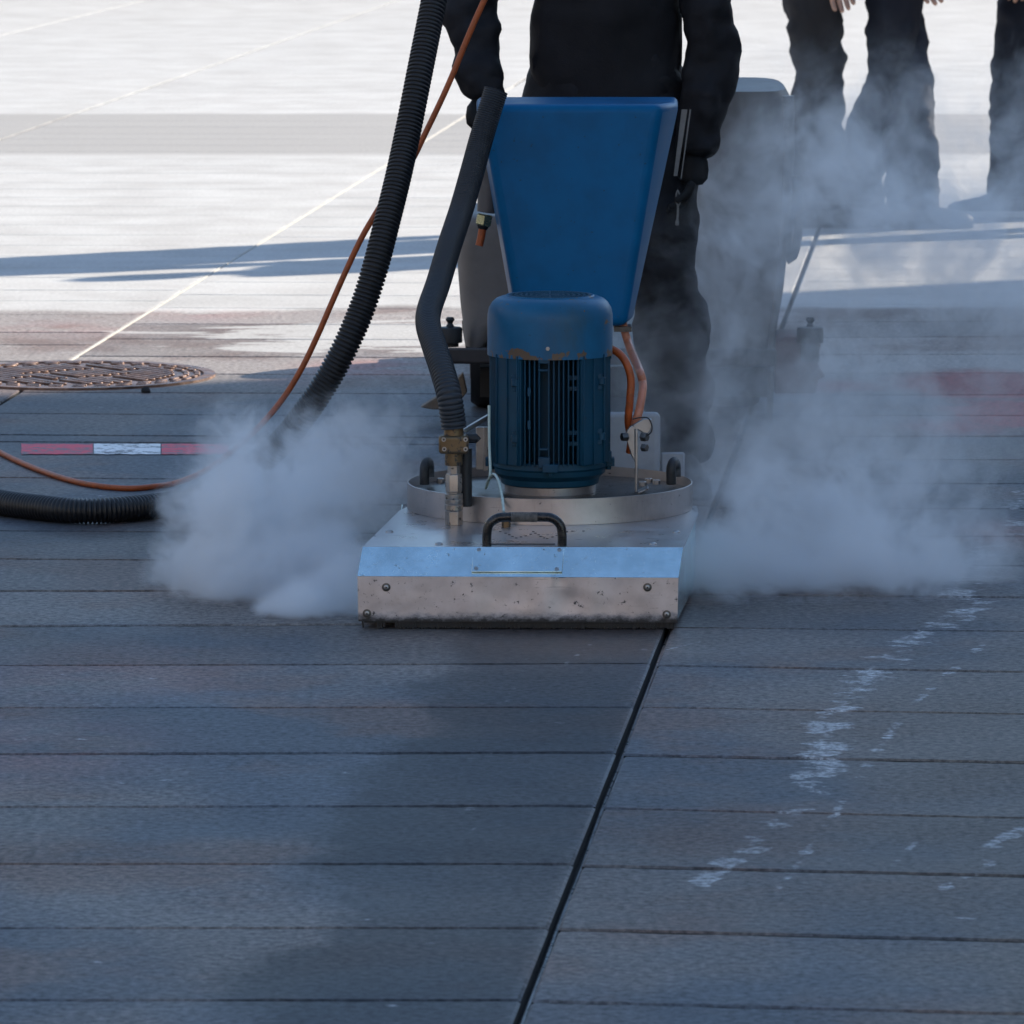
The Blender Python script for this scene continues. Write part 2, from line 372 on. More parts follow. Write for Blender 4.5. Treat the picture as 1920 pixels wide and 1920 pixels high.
bm = bmesh.new(); bm.from_mesh(me); bmesh.ops.recalc_face_normals(bm, faces=bm.faces[:]); bm.to_mesh(me); bm.free()
me.polygons.foreach_set('use_smooth', [True] * len(me.polygons)); me.set_sharp_from_angle(angle=rad(30))
o = bpy.data.objects.new('plaza_paving', me); COL.objects.link(o); o['kind'] = 'structure'

# light sand grout along the left joint in the far sunlit part; wet channel lip in the open joint
def along(u, y, z): return Vector((u + SLOPE * y, y, z))
M_GROUT = simple('sand_grout', (0.52, 0.50, 0.455), 0.95, var=0.25, scale=60, bump=0.4)
gm = MB(); y = 14.86
pts = []
uL = U0 - PANEL
while y < 30:
    wdt = 0.0036 + 0.0016 * mnoise.noise(Vector((y * 3, 0, 0))); pts.append((along(uL - wdt, y, 0.0008), along(uL + wdt, y, 0.0008))); y += 0.06 if y < 20 else 0.4
for (a, b), (c, d) in zip(pts, pts[1:]): gm.add([a, b, d, c, a - Vector((0, 0, .02)), b - Vector((0, 0, .02)), d - Vector((0, 0, .02)), c - Vector((0, 0, .02))], [(0, 1, 2, 3), (0, 3, 7, 4), (1, 2, 6, 5)])
o = gm.build('joint_grout', M_GROUT); o['kind'] = 'structure'
M_LIP = simple('wet_channel_steel', (0.10, 0.10, 0.11), 0.3, metal=0.9, var=0.6, scale=25, dirt=(0.015, 0.014, 0.012), dirtamt=1.0)
gm = MB(); y = 6.0
while y < 10.25:
    L = 0.03; w0 = .0035 + .002 * mnoise.noise(Vector((y * 4, 1, 0))); w1 = .0035 + .002 * mnoise.noise(Vector(((y + L) * 4, 1, 0)))
    zz0 = -.009 + .004 * mnoise.noise(Vector((y * 2.2, 5, 0))); zz1 = -.009 + .004 * mnoise.noise(Vector(((y + L) * 2.2, 5, 0)))
    gm.hexa([along(U0 + .001, y, -.02), along(U0 + .001 + w0, y, -.02), along(U0 + .001 + w1, y + L, -.02), along(U0 + .001, y + L, -.02), along(U0 + .001, y, zz0), along(U0 + .001 + w0, y, zz0), along(U0 + .001 + w1, y + L, zz1), along(U0 + .001, y + L, zz1)])
    y += L
o = gm.build('drain_channel', M_LIP); o['kind'] = 'structure'

# ------------------------------------------------------------------ painted red and white line, manhole, pebble
def paint_material(name, col):
    t = NT(name); n = t.noise(7, 6, 0.7, stretch=(1, 2.2, 1)); n2 = t.noise(45, 4, 0.7)
    f = t.ss(t.math('ADD', n, t.math('MULTIPLY', t.math('SUBTRACT', n2, 0.5), 0.8)), 0.36, 0.52)
    t.set(color=t.mix(f, (0.15, 0.145, 0.145), col), rough=0.6); t.bump(n2, 0.3, 0.001); return t.m
M_RED = paint_material('red_line_paint', (0.75, 0.05, 0.09)); M_WHT = paint_material('white_line_paint', (0.86, 0.85, 0.83))
ln = thing('painted_line', 'worn red and white striped line painted on the shaded slabs', 'road marking', hit(260, 841)); ln['kind'] = 'structure'
for x0, x1, m, nm in ((40, 174, M_RED, 'red_stripe'), (176, 301, M_WHT, 'white_stripe'), (303, 430, M_RED, 'red_stripe'), (432, 505, M_WHT, 'white_stripe')):
    q = MB(); N = 14
    for k in range(N):
        xa, xb = x0 + (x1 - x0) * k / N, x0 + (x1 - x0) * (k + 1) / N
        j = lambda x, s: 1.3 * mnoise.noise(Vector((x * .11, s, 3)))
        q.add([hit(xa, 851.5 + j(xa, 1), .002), hit(xb, 851.5 + j(xb, 1), .002), hit(xb, 832 + j(xb, 2), .002), hit(xa, 832 + j(xa, 2), .002)], [(0, 1, 2, 3)])
    q.build(nm, m, ln, smooth=0)

MC = hit(143, 705); MR = 0.362
t = NT('rusty_cast_iron'); n = t.noise(30, 6, 0.7); n2 = t.noise(9, 4, 0.6)
t.set(color=t.mix(t.ss(n, 0.35, 0.65), (0.10, 0.055, 0.042), (0.26, 0.16, 0.115)), rough=t.lerp(n2, 0.35, 0.65, 0.22, 0.62), metal=0.35); t.bump(n, 0.5, 0.002); M_IRON = t.m
mh = thing('manhole_cover', 'wet rusty round manhole cover with raised pattern at the sunlit left', 'manhole cover', (MC.x, MC.y, 0))
q = MB(); q.lathe((MC.x, MC.y, 0), [(MR, -.01), (MR, .006), (MR - .03, .006), (MR - .032, -.01)], 96, False); q.build('frame_ring', M_IRON, mh)
q = MB(); q.lathe((MC.x, MC.y, 0), [(0.001, 0.002), (MR - .036, .002), (MR - .036, -.01)], 96, False)
for i in range(-10, 11):                    # diagonal raised bars
    x = i * 0.027; hl = math.sqrt(max(0, (MR * .72) ** 2 - x * x))
    if hl > .03:
        nseg = max(1, int(hl * 2 / 0.15))
        for s_ in range(nseg):
            if random.random() < 0.12: continue
            yy = -hl + (s_ + .5) * 2 * hl / nseg; a = rad(38)
            cx, cy = x * math.cos(a) - yy * math.sin(a), x * math.sin(a) + yy * math.cos(a)
            q.box((MC.x + cx, MC.y + cy, .0045), (.014, 2 * hl / nseg * .86, .006), rz=a)
for rr, nn in ((MR * .79, 30), (MR * .87, 34)):
    for k in range(nn):
        a = 2 * math.pi * k / nn; q.box((MC.x + rr * math.cos(a), MC.y + rr * math.sin(a), .0045), (.014, rr * 2 * math.pi / nn * .6, .006), rz=a)
q.build('lid', M_IRON, mh, bevel=.0015, seg=1)

M_BLACKSTONE = simple('black_stone', (0.02, 0.02, 0.02), 0.8)
q = MB(); p = hit(274, 736)
bmm = bmesh.new(); bmesh.ops.create_icosphere(bmm, subdivisions=2, radius=.011)
q.add([p + Vector((v.co.x * 1.2, v.co.y, max(-.002, v.co.z * .9 + .005))) * (1 + .25 * mnoise.noise(v.co * 120)) for v in bmm.verts], [[v.index for v in f.verts] for f in bmm.faces]); bmm.free()
tag(q.build('pebble', M_BLACKSTONE, loc=p), 'small black stone lying on the paving below the manhole cover', 'stone')

# ------------------------------------------------------------------ buildings outside the frame that shade and light the place
M_WALL = simple('warm_plaster', (0.56, 0.48, 0.43), 0.9, var=0.08, scale=2)
M_WIN = simple('window_glass', (0.05, 0.06, 0.07), 0.1, var=0.2)
M_ROOF = simple('grey_roof', (0.12, 0.12, 0.13), 0.8)
M_WALL2 = simple('slate_plaster', (0.16, 0.17, 0.19), 0.9, var=0.08, scale=2)
def building(name, label, x0, y0, x1, y1, h, face, wm=None):
    b = thing(name, label, 'building', ((x0 + x1) / 2, (y0 + y1) / 2, 0))
    q = MB(); q.box(((x0 + x1) / 2, (y0 + y1) / 2, h / 2 - .1), (x1 - x0, y1 - y0, h + .2)); q.build('wall', wm or M_WALL, b, smooth=0)
    q = MB(); q.box(((x0 + x1) / 2, (y0 + y1) / 2, h + .14), (x1 - x0 + .3, y1 - y0 + .3, .26)); q.build('roof', M_ROOF, b, smooth=0)
    span = (y1 - y0) if face[1] == 'x' else (x1 - x0)
    nwin = min(12, int(span / 3.0))
    for fl in range(int(h / 3.2)):
        for k in range(nwin):
            c = (k + .5) * span / nwin; z = 1.7 + fl * 3.2
            q = MB()
            if face == '-x': q.box((x0 - .01, y0 + c, z), (.10, 1.2, 1.6))
            elif face == '+x': q.box((x1 + .01, y0 + c, z), (.10, 1.2, 1.6))
            elif face == '-y': q.box((x0 + c, y0 - .01, z), (1.2, .10, 1.6))
            else: q.box((x0 + c, y1 + .01, z), (1.2, .10, 1.6))
            q.build('window', M_WIN, b, smooth=0)
    return b
# far corner whose shadow edge crosses the plaza
cx = 12.0; cy = 14.27 + (cx + 1.28) * SUN_AZ.y / SUN_AZ.x
th = building('town_house', 'warm plaster town house standing right of the plaza and shading it', cx, 1.0, cx + 12, cy, 13.0, '-x')
q = MB(); q.box((cx + 4.2, cy + .85, 2.75), (8.4, 1.66, 5.7)); q.build('added_shade_wall', M_WALL, th, smooth=0)  # block added to push the shade farther out on the right
q = MB(); q.box((cx + 4.2, cy + .86, 5.66), (8.5, 1.7, .1)); q.build('added_shade_roof', M_ROOF, th, smooth=0)
building('added_far_block', 'unseen slate grey block added beyond the far end to screen the sky', -30, 52, 46, 64, 7.4, '-y', M_WALL2)  # out of view, added to block the low sky light
building('added_left_block', 'unseen slate grey block added at the left to screen the sky', -34, -20, -22, 48, 15.0, '+x', M_WALL2)  # out of view, added to cut sky light from the left
building('added_back_block', 'unseen long plaster block added behind the camera for warm bounce light', -32, -34, 9, -24, 14.0, '+y')  # out of view, added for its warm bounce light

# ------------------------------------------------------------------ machine materials
def steel_material(name, base, rough, chips=0.0, dirt_z=None, warm=(0.25, 0.2, 0.16), metal=0.85, streaky=(1, 1, 1)):
    t = NT(name); X, Y, Z = t.xyz()
    n = t.noise(14, 6, 0.65); n2 = t.noise(90, 5, 0.7, stretch=streaky); n3 = t.noise(75, 6, 0.75)
    c = t.mix(t.ss(n, 0.3, 0.7), tuple(x * 0.86 for x in base), tuple(min(1, x * 1.08) for x in base))
    c = t.mix(t.math('MULTIPLY', t.ss(n2, 0.55, 0.75), 0.25), c, warm)
    dirt = t.ss(n3, 0.66 - chips * 0.1, 0.72 - chips * 0.1) if chips else 0.0
    if dirt_z:
        zz = t.math('ADD', Z, t.math('MULTIPLY', t.math('SUBTRACT', t.noise(60, 6, 0.75, stretch=(.6, .6, 1)), 0.5), dirt_z[1] * 2.2))
        dirt = t.math('MAXIMUM', dirt, t.ss(zz, dirt_z[0] + dirt_z[1], dirt_z[0] - dirt_z[1] * .3))
    sc_ = t.ss(t.noise(30, 3, 0.6, stretch=(.25, 1, 7), dist=1.5), 0.70, 0.74)
    dirt = t.math('MAXIMUM', dirt, t.math('MULTIPLY', sc_, 0.6))
    c = t.mix(dirt, c, (0.030, 0.026, 0.024))
    t.set(color=c, rough=t.math('ADD', t.lerp(n, 0.3, 0.7, rough - .06, rough + .08), t.math('MULTIPLY', dirt, 0.3)), metal=t.math('MULTIPLY', t.math('SUBTRACT', 1.0, dirt), metal))
    t.bump(n2, 0.08, 0.001); return t.m
M_PLATE = steel_material('scuffed_aluminium', (0.74, 0.90, 0.92), 0.20, chips=0.35, metal=.95)
M_FRONT = steel_material('battered_front_sheet', (0.60, 0.56, 0.57), 0.42, chips=0.6, dirt_z=(0.019, 0.015))
M_TOP = steel_material('scuffed_top_sheet', (0.50, 0.50, 0.51), 0.30, chips=0.2)
M_RING = steel_material('brushed_ring_steel', (0.46, 0.41, 0.385), 0.34, chips=0.25, streaky=(3, 3, .2), warm=(0.16, 0.12, 0.09))
M_STEEL = steel_material('dull_bolt_steel', (0.38, 0.37, 0.36), 0.35, chips=0.5)
M_DARKSTEEL = steel_material('dark_floor_plate', (0.12, 0.115, 0.11), 0.4, chips=0.6)
M_BRASS = steel_material('grimy_brass', (0.17, 0.115, 0.062), 0.42, chips=1.3, warm=(0.30, 0.20, 0.08), metal=0.75)
M_FIT = steel_material('grimy_fitting_steel', (0.34, 0.30, 0.26), 0.34, chips=0.9, warm=(0.2, 0.13, 0.08))
M_RUBBER = simple('black_rubber', (0.012, 0.012, 0.013), 0.55, var=0.3, scale=60)
M_GRIP = simple('black_handle_paint', (0.010, 0.010, 0.011), 0.25, var=0.2, scale=30, dirt=(0.12, 0.10, 0.08), dirtamt=0.25)
M_WORN = simple('worn_grip', (0.11, 0.10, 0.09), 0.8, var=0.5, scale=120, bump=0.8)
def blue_paint(name, col, rough, chips, dust=0.2, grime=(0.05, 0.06, 0.08)):
    t = NT(name); n = t.noise(9, 6, 0.6); n2 = t.math('MULTIPLY_ADD', t.noise(13, 3, 0.6), .35, t.math('MULTIPLY', t.noise(34, 4, 0.62), .65)); n3 = t.noise(120, 3, 0.6)
    c = t.mix(t.ss(n, 0.3, 0.7), tuple(x * .85 for x in col), tuple(x * 1.12 for x in col))
    c = t.mix(t.math('MULTIPLY', t.ss(t.noise(5, 6, .7, stretch=(1, 1, .5)), .45, .7), dust), c, grime)
    fl = t.ss(n3, .68, .74); c = t.mix(t.math('MULTIPLY', fl, .6), c, (0.02, 0.02, 0.025))
    ch = 0.0
    if chips:
        X, Y, Z = t.xyz(); n2 = t.math('ADD', n2, t.math('MULTIPLY', t.ss(Z, CHIPZ + .016, CHIPZ), .085)); ch = t.ss(n2, 0.672 - .05 * chips, 0.684 - .05 * chips); c = t.mix(ch, c, (0.13, 0.085, 0.055))
    t.set(color=c, rough=t.lerp(n, .3, .7, rough - .05, rough + .1), spec=(.16 if name.startswith('smooth') else .32))
    t.bump(t.math('SUBTRACT', t.math('MULTIPLY', n3, .2), ch), .25, .0008); return t.m
CHIPZ = at(1031, 664, 10.75).z
M_COWL = blue_paint('chipped_blue_paint', (0.007, 0.105, 0.215), 0.42, 1.3, .75, (0.03, 0.07, 0.10))
M_MOTOR = blue_paint('dirty_dark_blue_paint', (0.003, 0.050, 0.092), 0.5, 0.0, .7, (0.02, 0.04, 0.07))
M_COLUMN = blue_paint('smooth_blue_paint', (0.0003, 0.100, 0.24), 0.36, 0.0, .3, (0.001, 0.072, 0.18))
M_ORANGE = simple('orange_cable_sheath', (0.40, 0.085, 0.018), 0.45, var=0.15, scale=40, dirt=(0.16, 0.05, 0.02), dirtamt=0.5)
M_PINK = simple('faded_orange_sheath', (0.50, 0.19, 0.11), 0.35, var=0.2, scale=30)
M_HOSE = simple('black_corrugated_hose', (0.011, 0.011, 0.012), 0.42, var=0.35, scale=40)
M_HOSE2 = simple('blue_black_sleeve', (0.014, 0.018, 0.024), 0.5, var=0.3, scale=40)
M_GREYPL = simple('grey_plastic', (0.12, 0.11, 0.105), 0.5, var=0.15, scale=6, dirt=(0.06, 0.055, 0.05), dirtamt=0.5)
M_PALEPL = simple('pale_plastic', (0.34, 0.35, 0.37), 0.5, var=0.12, scale=8)
M_CLEAR = simple('milky_tube', (0.45, 0.56, 0.52), 0.25, var=0.1)

# ------------------------------------------------------------------ cleaning head
YF = 10.20                                  # the front sheet
HB = at(970, 1166, YF).z                    # its lower edge, just off the slabs
head = thing('surface_cleaner_head', 'battered aluminium cleaning head with blue motor standing on the slabs', 'floor cleaner', (at(970, 1000, YF).x, YF + .5, 0))
HL = head
fl0, fr0 = at(672, 1165, YF + .004), at(1270, 1168, YF - .004)
fl1, fr1 = at(670, 1080.5, YF + .004), at(1272, 1083.5, YF - .004)
tl, tr = at(680, 1025, YF + .051), at(1281, 1027, YF + .043)
ZP = (tl.z + tr.z) / 2
tl.z = tr.z = ZP
bl, br = hit(749, 957, ZP), hit(1309, 963, ZP)
pf = hit(1031, 985, ZP)
YC = pf.y / (1 - 269.5 / F); R = YC - pf.y; CX = at(1031, 960, YC).x
# front sheet with dents
def dent(u, v):
    d = 0.0
    for (a, b, r1, r2, k) in ((.36, .62, .05, .5, .0016), (.44, .4, .06, .4, -.0012), (.58, .5, .035, .45, .0022), (.66, .55, .05, .3, -.0018), (.72, .6, .03, .6, .0016), (.80, .5, .04, .5, -.001), (.22, .5, .1, .6, -.0008), (.53, .8, .05, .2, .0015), (.635, .05, .01, .15, -.002)):
        d += k * math.exp(-((u - a) / r1) ** 2 - ((v - b) / r2) ** 2)
    return d + .0004 * mnoise.noise(Vector((u * 14, v * 3, 1)))
def sheet(A, B, C, D, nu, nv, name, mat, fn=None, nrm=Vector((0, -1, 0)), thick=.003, parent=None):
    q = MB(); gv = []
    for j in range(nv + 1):
        for i in range(nu + 1):
            u, v = i / nu, j / nv; p = A.lerp(B, u).lerp(D.lerp(C, u), v)
            gv.append(p + nrm * (fn(u, v) if fn else 0))
    n = len(gv); gv2 = [p - nrm * thick for p in gv]; fc = []
    for j in range(nv):
        for i in range(nu):
            a = j * (nu + 1) + i; fc.append((a, a + 1, a + nu + 2, a + nu + 1)); fc.append((n + a, n + a + nu + 1, n + a + nu + 2, n + a + 1))
    ring = [i for i in range(nu + 1)] + [j * (nu + 1) + nu for j in range(1, nv + 1)] + [nv * (nu + 1) + i for i in range(nu - 1, -1, -1)] + [j * (nu + 1) for j in range(nv - 1, 0, -1)]
    for a, b in zip(ring, ring[1:] + ring[:1]): fc.append((a, n + a, n + b, b))
    q.add(gv + gv2, fc); return q.build(name, mat, parent or head)
def lower(u, v): return dent(u, 1 - v)
front = sheet(fl0, fr0, fr1, fl1, 90, 14, 'front_panel', M_FRONT, lower)
cn = (tr - fr1).cross(tl - fr1).normalized()
if cn.z < 0: cn = -cn
chamf = sheet(fl1 + cn * .0006, fr1 + cn * .0006, tr + cn * .0006, tl + cn * .0006, 30, 4, 'chamfer_panel', M_PLATE, lambda u, v: .0003 * mnoise.noise(Vector((u * 9, v * 2, 5))), cn)
q = MB(); zb = HB
q.prism([tl + Vector((0, .002, 0)), tr + Vector((0, .002, 0)), br, br + Vector((.002, .12, 0)), bl + Vector((.03, .12, 0)), bl], (0, 0, -.004)); q.build('top_plate', M_TOP, head)
for a1, a0, b_ in ((fr1, fr0, br), (fl1, fl0, bl)):
    t_ = tr if a1 is fr1 else tl
    e = Vector((-.0025 if a1 is fr1 else .0025, .002, 0))
    back_b = Vector((b_.x, b_.y + .1, zb)); back_t = Vector((b_.x, b_.y + .1, ZP - .0005))
    P = [a0 + e, Vector((b_.x + e.x, b_.y, zb)), back_b + e, back_t + e, Vector((b_.x + e.x, b_.y, ZP - .0005)), t_ + e, a1 + e]
    side = MB(); side.prism(P, (-.002 if a1 is fr1 else .002, 0, 0)); side.build('side_panel', M_PLATE, head)
q = MB(); q.lathe((CX, YC, 0), [(R * .97, zb), (R * .97, ZP - .001)], 64, False); q.build('lower_drum', M_RING, head)
q = MB(); q.box(((fl0.x + fr0.x) / 2, YF + .012, HB + .001), (fr0.x - fl0.x - .02, .006, .008))   # dark brush skirt under the sheet
for i in range(260):
    u = (i + .5) / 260; p = fl0.lerp(fr0, u)
    if .12 < u < .985 or random.random() < .3:
        q.box((p.x, p.y + .006 + random.uniform(-.002, .004), HB - .004 + random.uniform(0, .002)), (.0035, .006, .015 + random.uniform(0, .006)), ry=random.uniform(-.15, .15))
q.build('brush_skirt', M_RUBBER, head)
# rim
RIMZ = ZP + (at(762, 905, YC).z - at(762, 953, YC).z)
FLZ = RIMZ - .018
q = MB(); q.lathe((CX, YC, 0), [(R, ZP + .0005), (R, RIMZ), (R - .0025, RIMZ + .0004), (R - .003, FLZ)], 128, False); q.build('ring_guard', M_RING, head)
q = MB(); q.lathe((CX, YC, FLZ), [(R - .0035, 0), (.001, .0003)], 96, False); q.build('floor_plate', M_DARKSTEEL, head)
for px, py in ((730, 998), (823, 1021), (1224, 1021), (1268, 999)):
    q = MB(); q.dome(hit(px, py, ZP), (0, 0, 1), .0075, .0045); q.build('plate_bolt', M_STEEL, head)
for px, py in ((724, 1101), (1214, 1101), (688, 1150), (1250, 1152)):
    p = at(px, py, YF + .004 - .008 * (px - 671) / 600 - .0012); q = MB(); q.lathe(p, [(.0078, 0), (.0078, .0012), (.006, .0016)], 20, True, M=Vector((0, -1, 0)).to_track_quat('Z', 'Y').to_matrix()); q.build('rivet_washer', M_DARKSTEEL, head)
    q = MB(); q.dome(p + Vector((0, -.0014, 0)), (0, -1, 0), .0045, .0018); r_ = q.build('rivet', M_STEEL, head)
    q = MB(); q.cyl(p + Vector((0, -.0036, 0)), p + Vector((0, -.002, 0)), .0015, 10); q.build('rivet_core', M_RUBBER, r_)
# name plate on the chamfer
def onch(px, py, off=0.0):                   # point of the sloping sheet seen at a pixel
    r = ray(px, py); k = (fl1 - CAM).dot(cn) / r.dot(cn); return CAM + r * k + cn * off
q = MB(); A, B, C, D = [onch(*p, .0012) for p in ((884, 1074), (1054, 1074), (1058, 1030), (889, 1030))]
q.prism([A, B, C, D], cn * .0022); npl = q.build('blank_name_plate', M_PLATE, head, bevel=.0006, seg=1)
for px, py in ((898, 1032.5), (1049, 1033), (893, 1068), (1044, 1069)):
    q = MB(); q.dome(onch(px, py, .0033), cn, .0042, .0016, 12); q.build('plate_screw', M_STEEL, npl)
# U handle on the top plate edge
yh = at(980, 1022, 10.26).y
HP = [at(913, 1024, yh), at(913, 1003, yh), at(917, 984, yh), at(932, 972, yh), at(952, 969.5, yh), at(1016, 969.5, yh), at(1036, 972, yh), at(1050, 984, yh), at(1054, 1003, yh), at(1054, 1024, yh)]
HP[0].z = HP[-1].z = ZP - .002
q = MB(); q.tube(spline(HP, .004), .0086, 18); q.build('carry_handle', M_GRIP, head)
q = MB(); wp = spline([at(958, 969.5, yh), at(985, 969.3, yh), at(1009, 969.5, yh)], .0015); q.tube(wp, lambda i: .0089 + .0005 * mnoise.noise(Vector((i * .8, 0, 0))), 18); q.build('worn_grip_patch', M_WORN, head)
q = MB()
p = hit(980, 1020.5, ZP + .0004)
q.box((p.x, p.y, ZP + .0008), (.118, .003, .0012)); q.build('handle_slot', M_RUBBER, head)
# row of punched slots behind the handle
q = MB()
zz = [(925, 994), (938, 997), (948, 1000), (955, 1003), (961, 1006), (968, 1009), (977, 1007), (986, 1005), (995, 1002), (1004, 1000), (1000, 997), (1010, 1003), (1014, 1006), (1020, 1009), (1026, 1010), (1036, 1007), (1044, 1004), (1063, 997), (1073, 996), (1094, 996)]
for px, py in zz:
    q = MB(); p = hit(px, py, ZP); q.box((p.x, p.y, ZP + .0004), (.0045, .006, .0006)); q.build('punched_slot', M_RUBBER, head)

# motor
def zp(py): return at(1031, py, YC).z
def rp(px): return px / F * YC
mc = (CX, YC, 0)
q = MB(); q.lathe(mc, [(rp(80), zp(663)), (rp(112), zp(661)), (rp(118), zp(664)), (rp(118), zp(600)), (rp(117.5), zp(588)), (rp(115), zp(576)), (rp(109), zp(566)), (rp(101), zp(559)), (rp(92), zp(555.5)), (rp(84), zp(554.5)), (rp(82), zp(552)), (rp(79), zp(552)), (rp(77), zp(556)), (.001, zp(556))], 72, False)
motor = q.build('motor', M_COWL, head)
q = MB()                                     # fan grille
for rr in (14, 24, 34, 44, 54, 64, 73):
    q.lathe((CX, YC, zp(554)), [(rp(rr), 0), (rp(rr), .002), (rp(rr + 4), .002), (rp(rr + 4), 0)], 48, False)
for k in range(12):
    a = k * math.pi / 6; q.box((CX + math.cos(a) * rp(40), YC + math.sin(a) * rp(40), zp(554) + .0012), (rp(76), .004, .0016), rz=a)
q.build('fan_grille', M_MOTOR, motor)
q = MB(); q.lathe((CX, YC, zp(555.6)), [(.001, 0), (rp(76), 0)], 40, False); q.build('fan_dark', M_RUBBER, motor)
q = MB(); zt, zb2 = zp(658), zp(862); H = zt - zb2; zm = (zt + zb2) / 2; RB = rp(114)
q.lathe((CX, YC, 0), [(RB * .72, zb2 - .004), (RB * .72, zt)], 48)
for k in range(4):
    a = k * math.pi / 2; Rm = Matrix.Rotation(a, 3, 'Z')
    for off in (-.0565, -.048, -.0393, -.030, -.0212, -.003, .0065, .0161, .025, .0343, .0435, .0524):
        ro = math.sqrt(RB ** 2 - off ** 2); ri = .05; c = Rm @ Vector((off, -(ro + ri) / 2, 0))
        q.box((CX + c.x, YC + c.y, zm), (.0028, ro - ri, H), rz=a)
    for zf in (.80, .70, .30, .20):           # ribs across
        for sx in (-.064, .0434):
            c = Rm @ Vector((sx, -RB * .80, 0)); q.box((CX + c.x, YC + c.y, zb2 + H * zf), (.019, .012, .009), rz=a)
    # corner pads
    Rp = Matrix.Rotation(a + math.pi / 4, 3, 'Z'); c = Rp @ Vector((0, -RB * .93, 0)); q.box((CX + c.x, YC + c.y, zm), (.062, RB * .14, H), rz=a + math.pi / 4)
    for sx in (-.5, 0, .5):
        c = Rp @ Vector((sx * .055, -RB * .985, 0)); q.box((CX + c.x, YC + c.y, zm), (.003, .010, H), rz=a + math.pi / 4)
    for zf in (.76, .25):
        c = Rp @ Vector((.022, -RB * 1.0, 0)); q.lathe((CX + c.x, YC + c.y, zb2 + H * zf), [(.008, -.007), (.008, .007)], 12)
    # centre channel stops
    c = Rm @ Vector((-.012, -RB * .95, 0))
    q.box((CX + c.x, YC + c.y, zt - .008), (.022, .014, .010), rz=a); q.box((CX + c.x, YC + c.y, zt - .026), (.022, .010, .004), rz=a)
    q.box((CX + c.x, YC + c.y, zb2 + .008), (.022, .016, .020), rz=a); q.box((CX + c.x, YC + c.y, zb2 + .033), (.020, .010, .004), rz=a)
for (px, py) in ((992, 735), (992, 797)):
    p = at(px, py, YC - RB * .98); q.box(p, (.006, .006, .017))
q.build('finned_body', M_MOTOR, motor, bevel=.0008, seg=1)
q = MB(); q.lathe(mc, [(RB * .8, zp(858)), (rp(108), zp(859)), (rp(109), zp(872)), (rp(106), zp(874)), (rp(104), zp(884)), (rp(94), zp(893)), (rp(92), zp(904)), (rp(88), zp(906))], 72)
for k in range(4):
    a = k * math.pi / 2; c = Matrix.Rotation(a, 3, 'Z') @ Vector((0, -rp(110), 0)); q.box((CX + c.x, YC + c.y, zp(865)), (.030, .024, zp(858) - zp(873)), rz=a)
    q.cyl((CX + c.x, YC + c.y, zp(872)), (CX + c.x, YC + c.y, zp(880)), .006, 8)
q.build('end_flange', M_MOTOR, motor, bevel=.001, seg=1)
q = MB(); q.lathe(mc, [(rp(86), FLZ), (rp(86), zp(905.5))], 72); q.build('motor_base_ring', M_RING, motor)
for sg in (0,):
    p = at(1027, 654, YC - rp(118)); q = MB(); q.hexbolt(p + Vector((0, .001, 0)), (0, -1, 0), .0042, .003); q.build('cowl_screw', M_STEEL, motor)

# hose coupling on the left of the plate
c0 = hit(851, 984, ZP); cy_ = c0.y
def zc(py): return at(851, py, cy_).z
def rc(px): return px / F * cy_
cpl = MB()
cpl.lathe((c0.x, cy_, 0), [(rc(17), ZP), (rc(17), zc(958)), (rc(15), zc(957))], 6, True)
cp = cpl.build('hose_coupling', M_FIT, head, bevel=.0008, seg=1)
q = MB(); q.lathe((c0.x, cy_, 0), [(rc(15), zc(958)), (rc(17.5), zc(955)), (rc(17.5), zc(946)), (rc(16.5), zc(945)), (rc(17.5), zc(943)), (rc(17.5), zc(936)), (rc(16.5), zc(935)), (rc(17), zc(934)), (rc(17), zc(926)), (rc(14), zc(924))], 32); q.build('knurled_sleeve', M_FIT, cp)
q = MB(); q.lathe((c0.x, cy_, 0), [(rc(14.5), zc(925)), (rc(14.5), zc(922)), (rc(16), zc(921)), (rc(16), zc(891)), (rc(14.5), zc(888)), (rc(12), zc(888)), (rc(12), zc(870))], 6); q.build('hex_nut', M_FIT, cp, bevel=.0007, seg=1)
q = MB(); q.lathe((c0.x, cy_, 0), [(rc(16.5), zc(872)), (rc(17), zc(868)), (rc(17), zc(848)), (rc(19), zc(846)), (rc(19), zc(815)), (rc(18.5), zc(812)), (rc(18.5), zc(799))], 24)
cl = q.build('brass_body', M_BRASS, cp)
q = MB(); q.box((c0.x, cy_ - .006, zc(832)), (.056, .036, zc(815) - zc(849))); clamp = q.build('clamp_block', M_BRASS, cp, bevel=.006, seg=3)
for px, py in ((832, 824), (873, 824), (833, 842), (873, 842)):
    p = at(px, py, cy_ - .024); q = MB(); q.cyl(p + Vector((0, .002, 0)), p + Vector((0, -.0025, 0)), .0042, 14); b_ = q.build('clamp_screw', M_STEEL, clamp)
    q = MB(); q.cyl(p + Vector((0, -.002, 0)), p + Vector((0, -.0029, 0)), .0021, 6); q.build('screw_socket', M_RUBBER, b_)
q = MB(); p = at(884, 822, cy_ + .02); q.cyl(p - Vector((.014, 0, 0)), p + Vector((.010, 0, 0)), .009, 10); q.cyl(p + Vector((.006, 0, .004)), p + Vector((.014, 0, -.004)), .006, 8)
p2 = at(872, 870, cy_ + .03); q.cyl(p2 + Vector((0, 0, .03)), Vector((p2.x, p2.y, FLZ)), .013, 14)
q.build('valve_stub', M_RUBBER, cp)
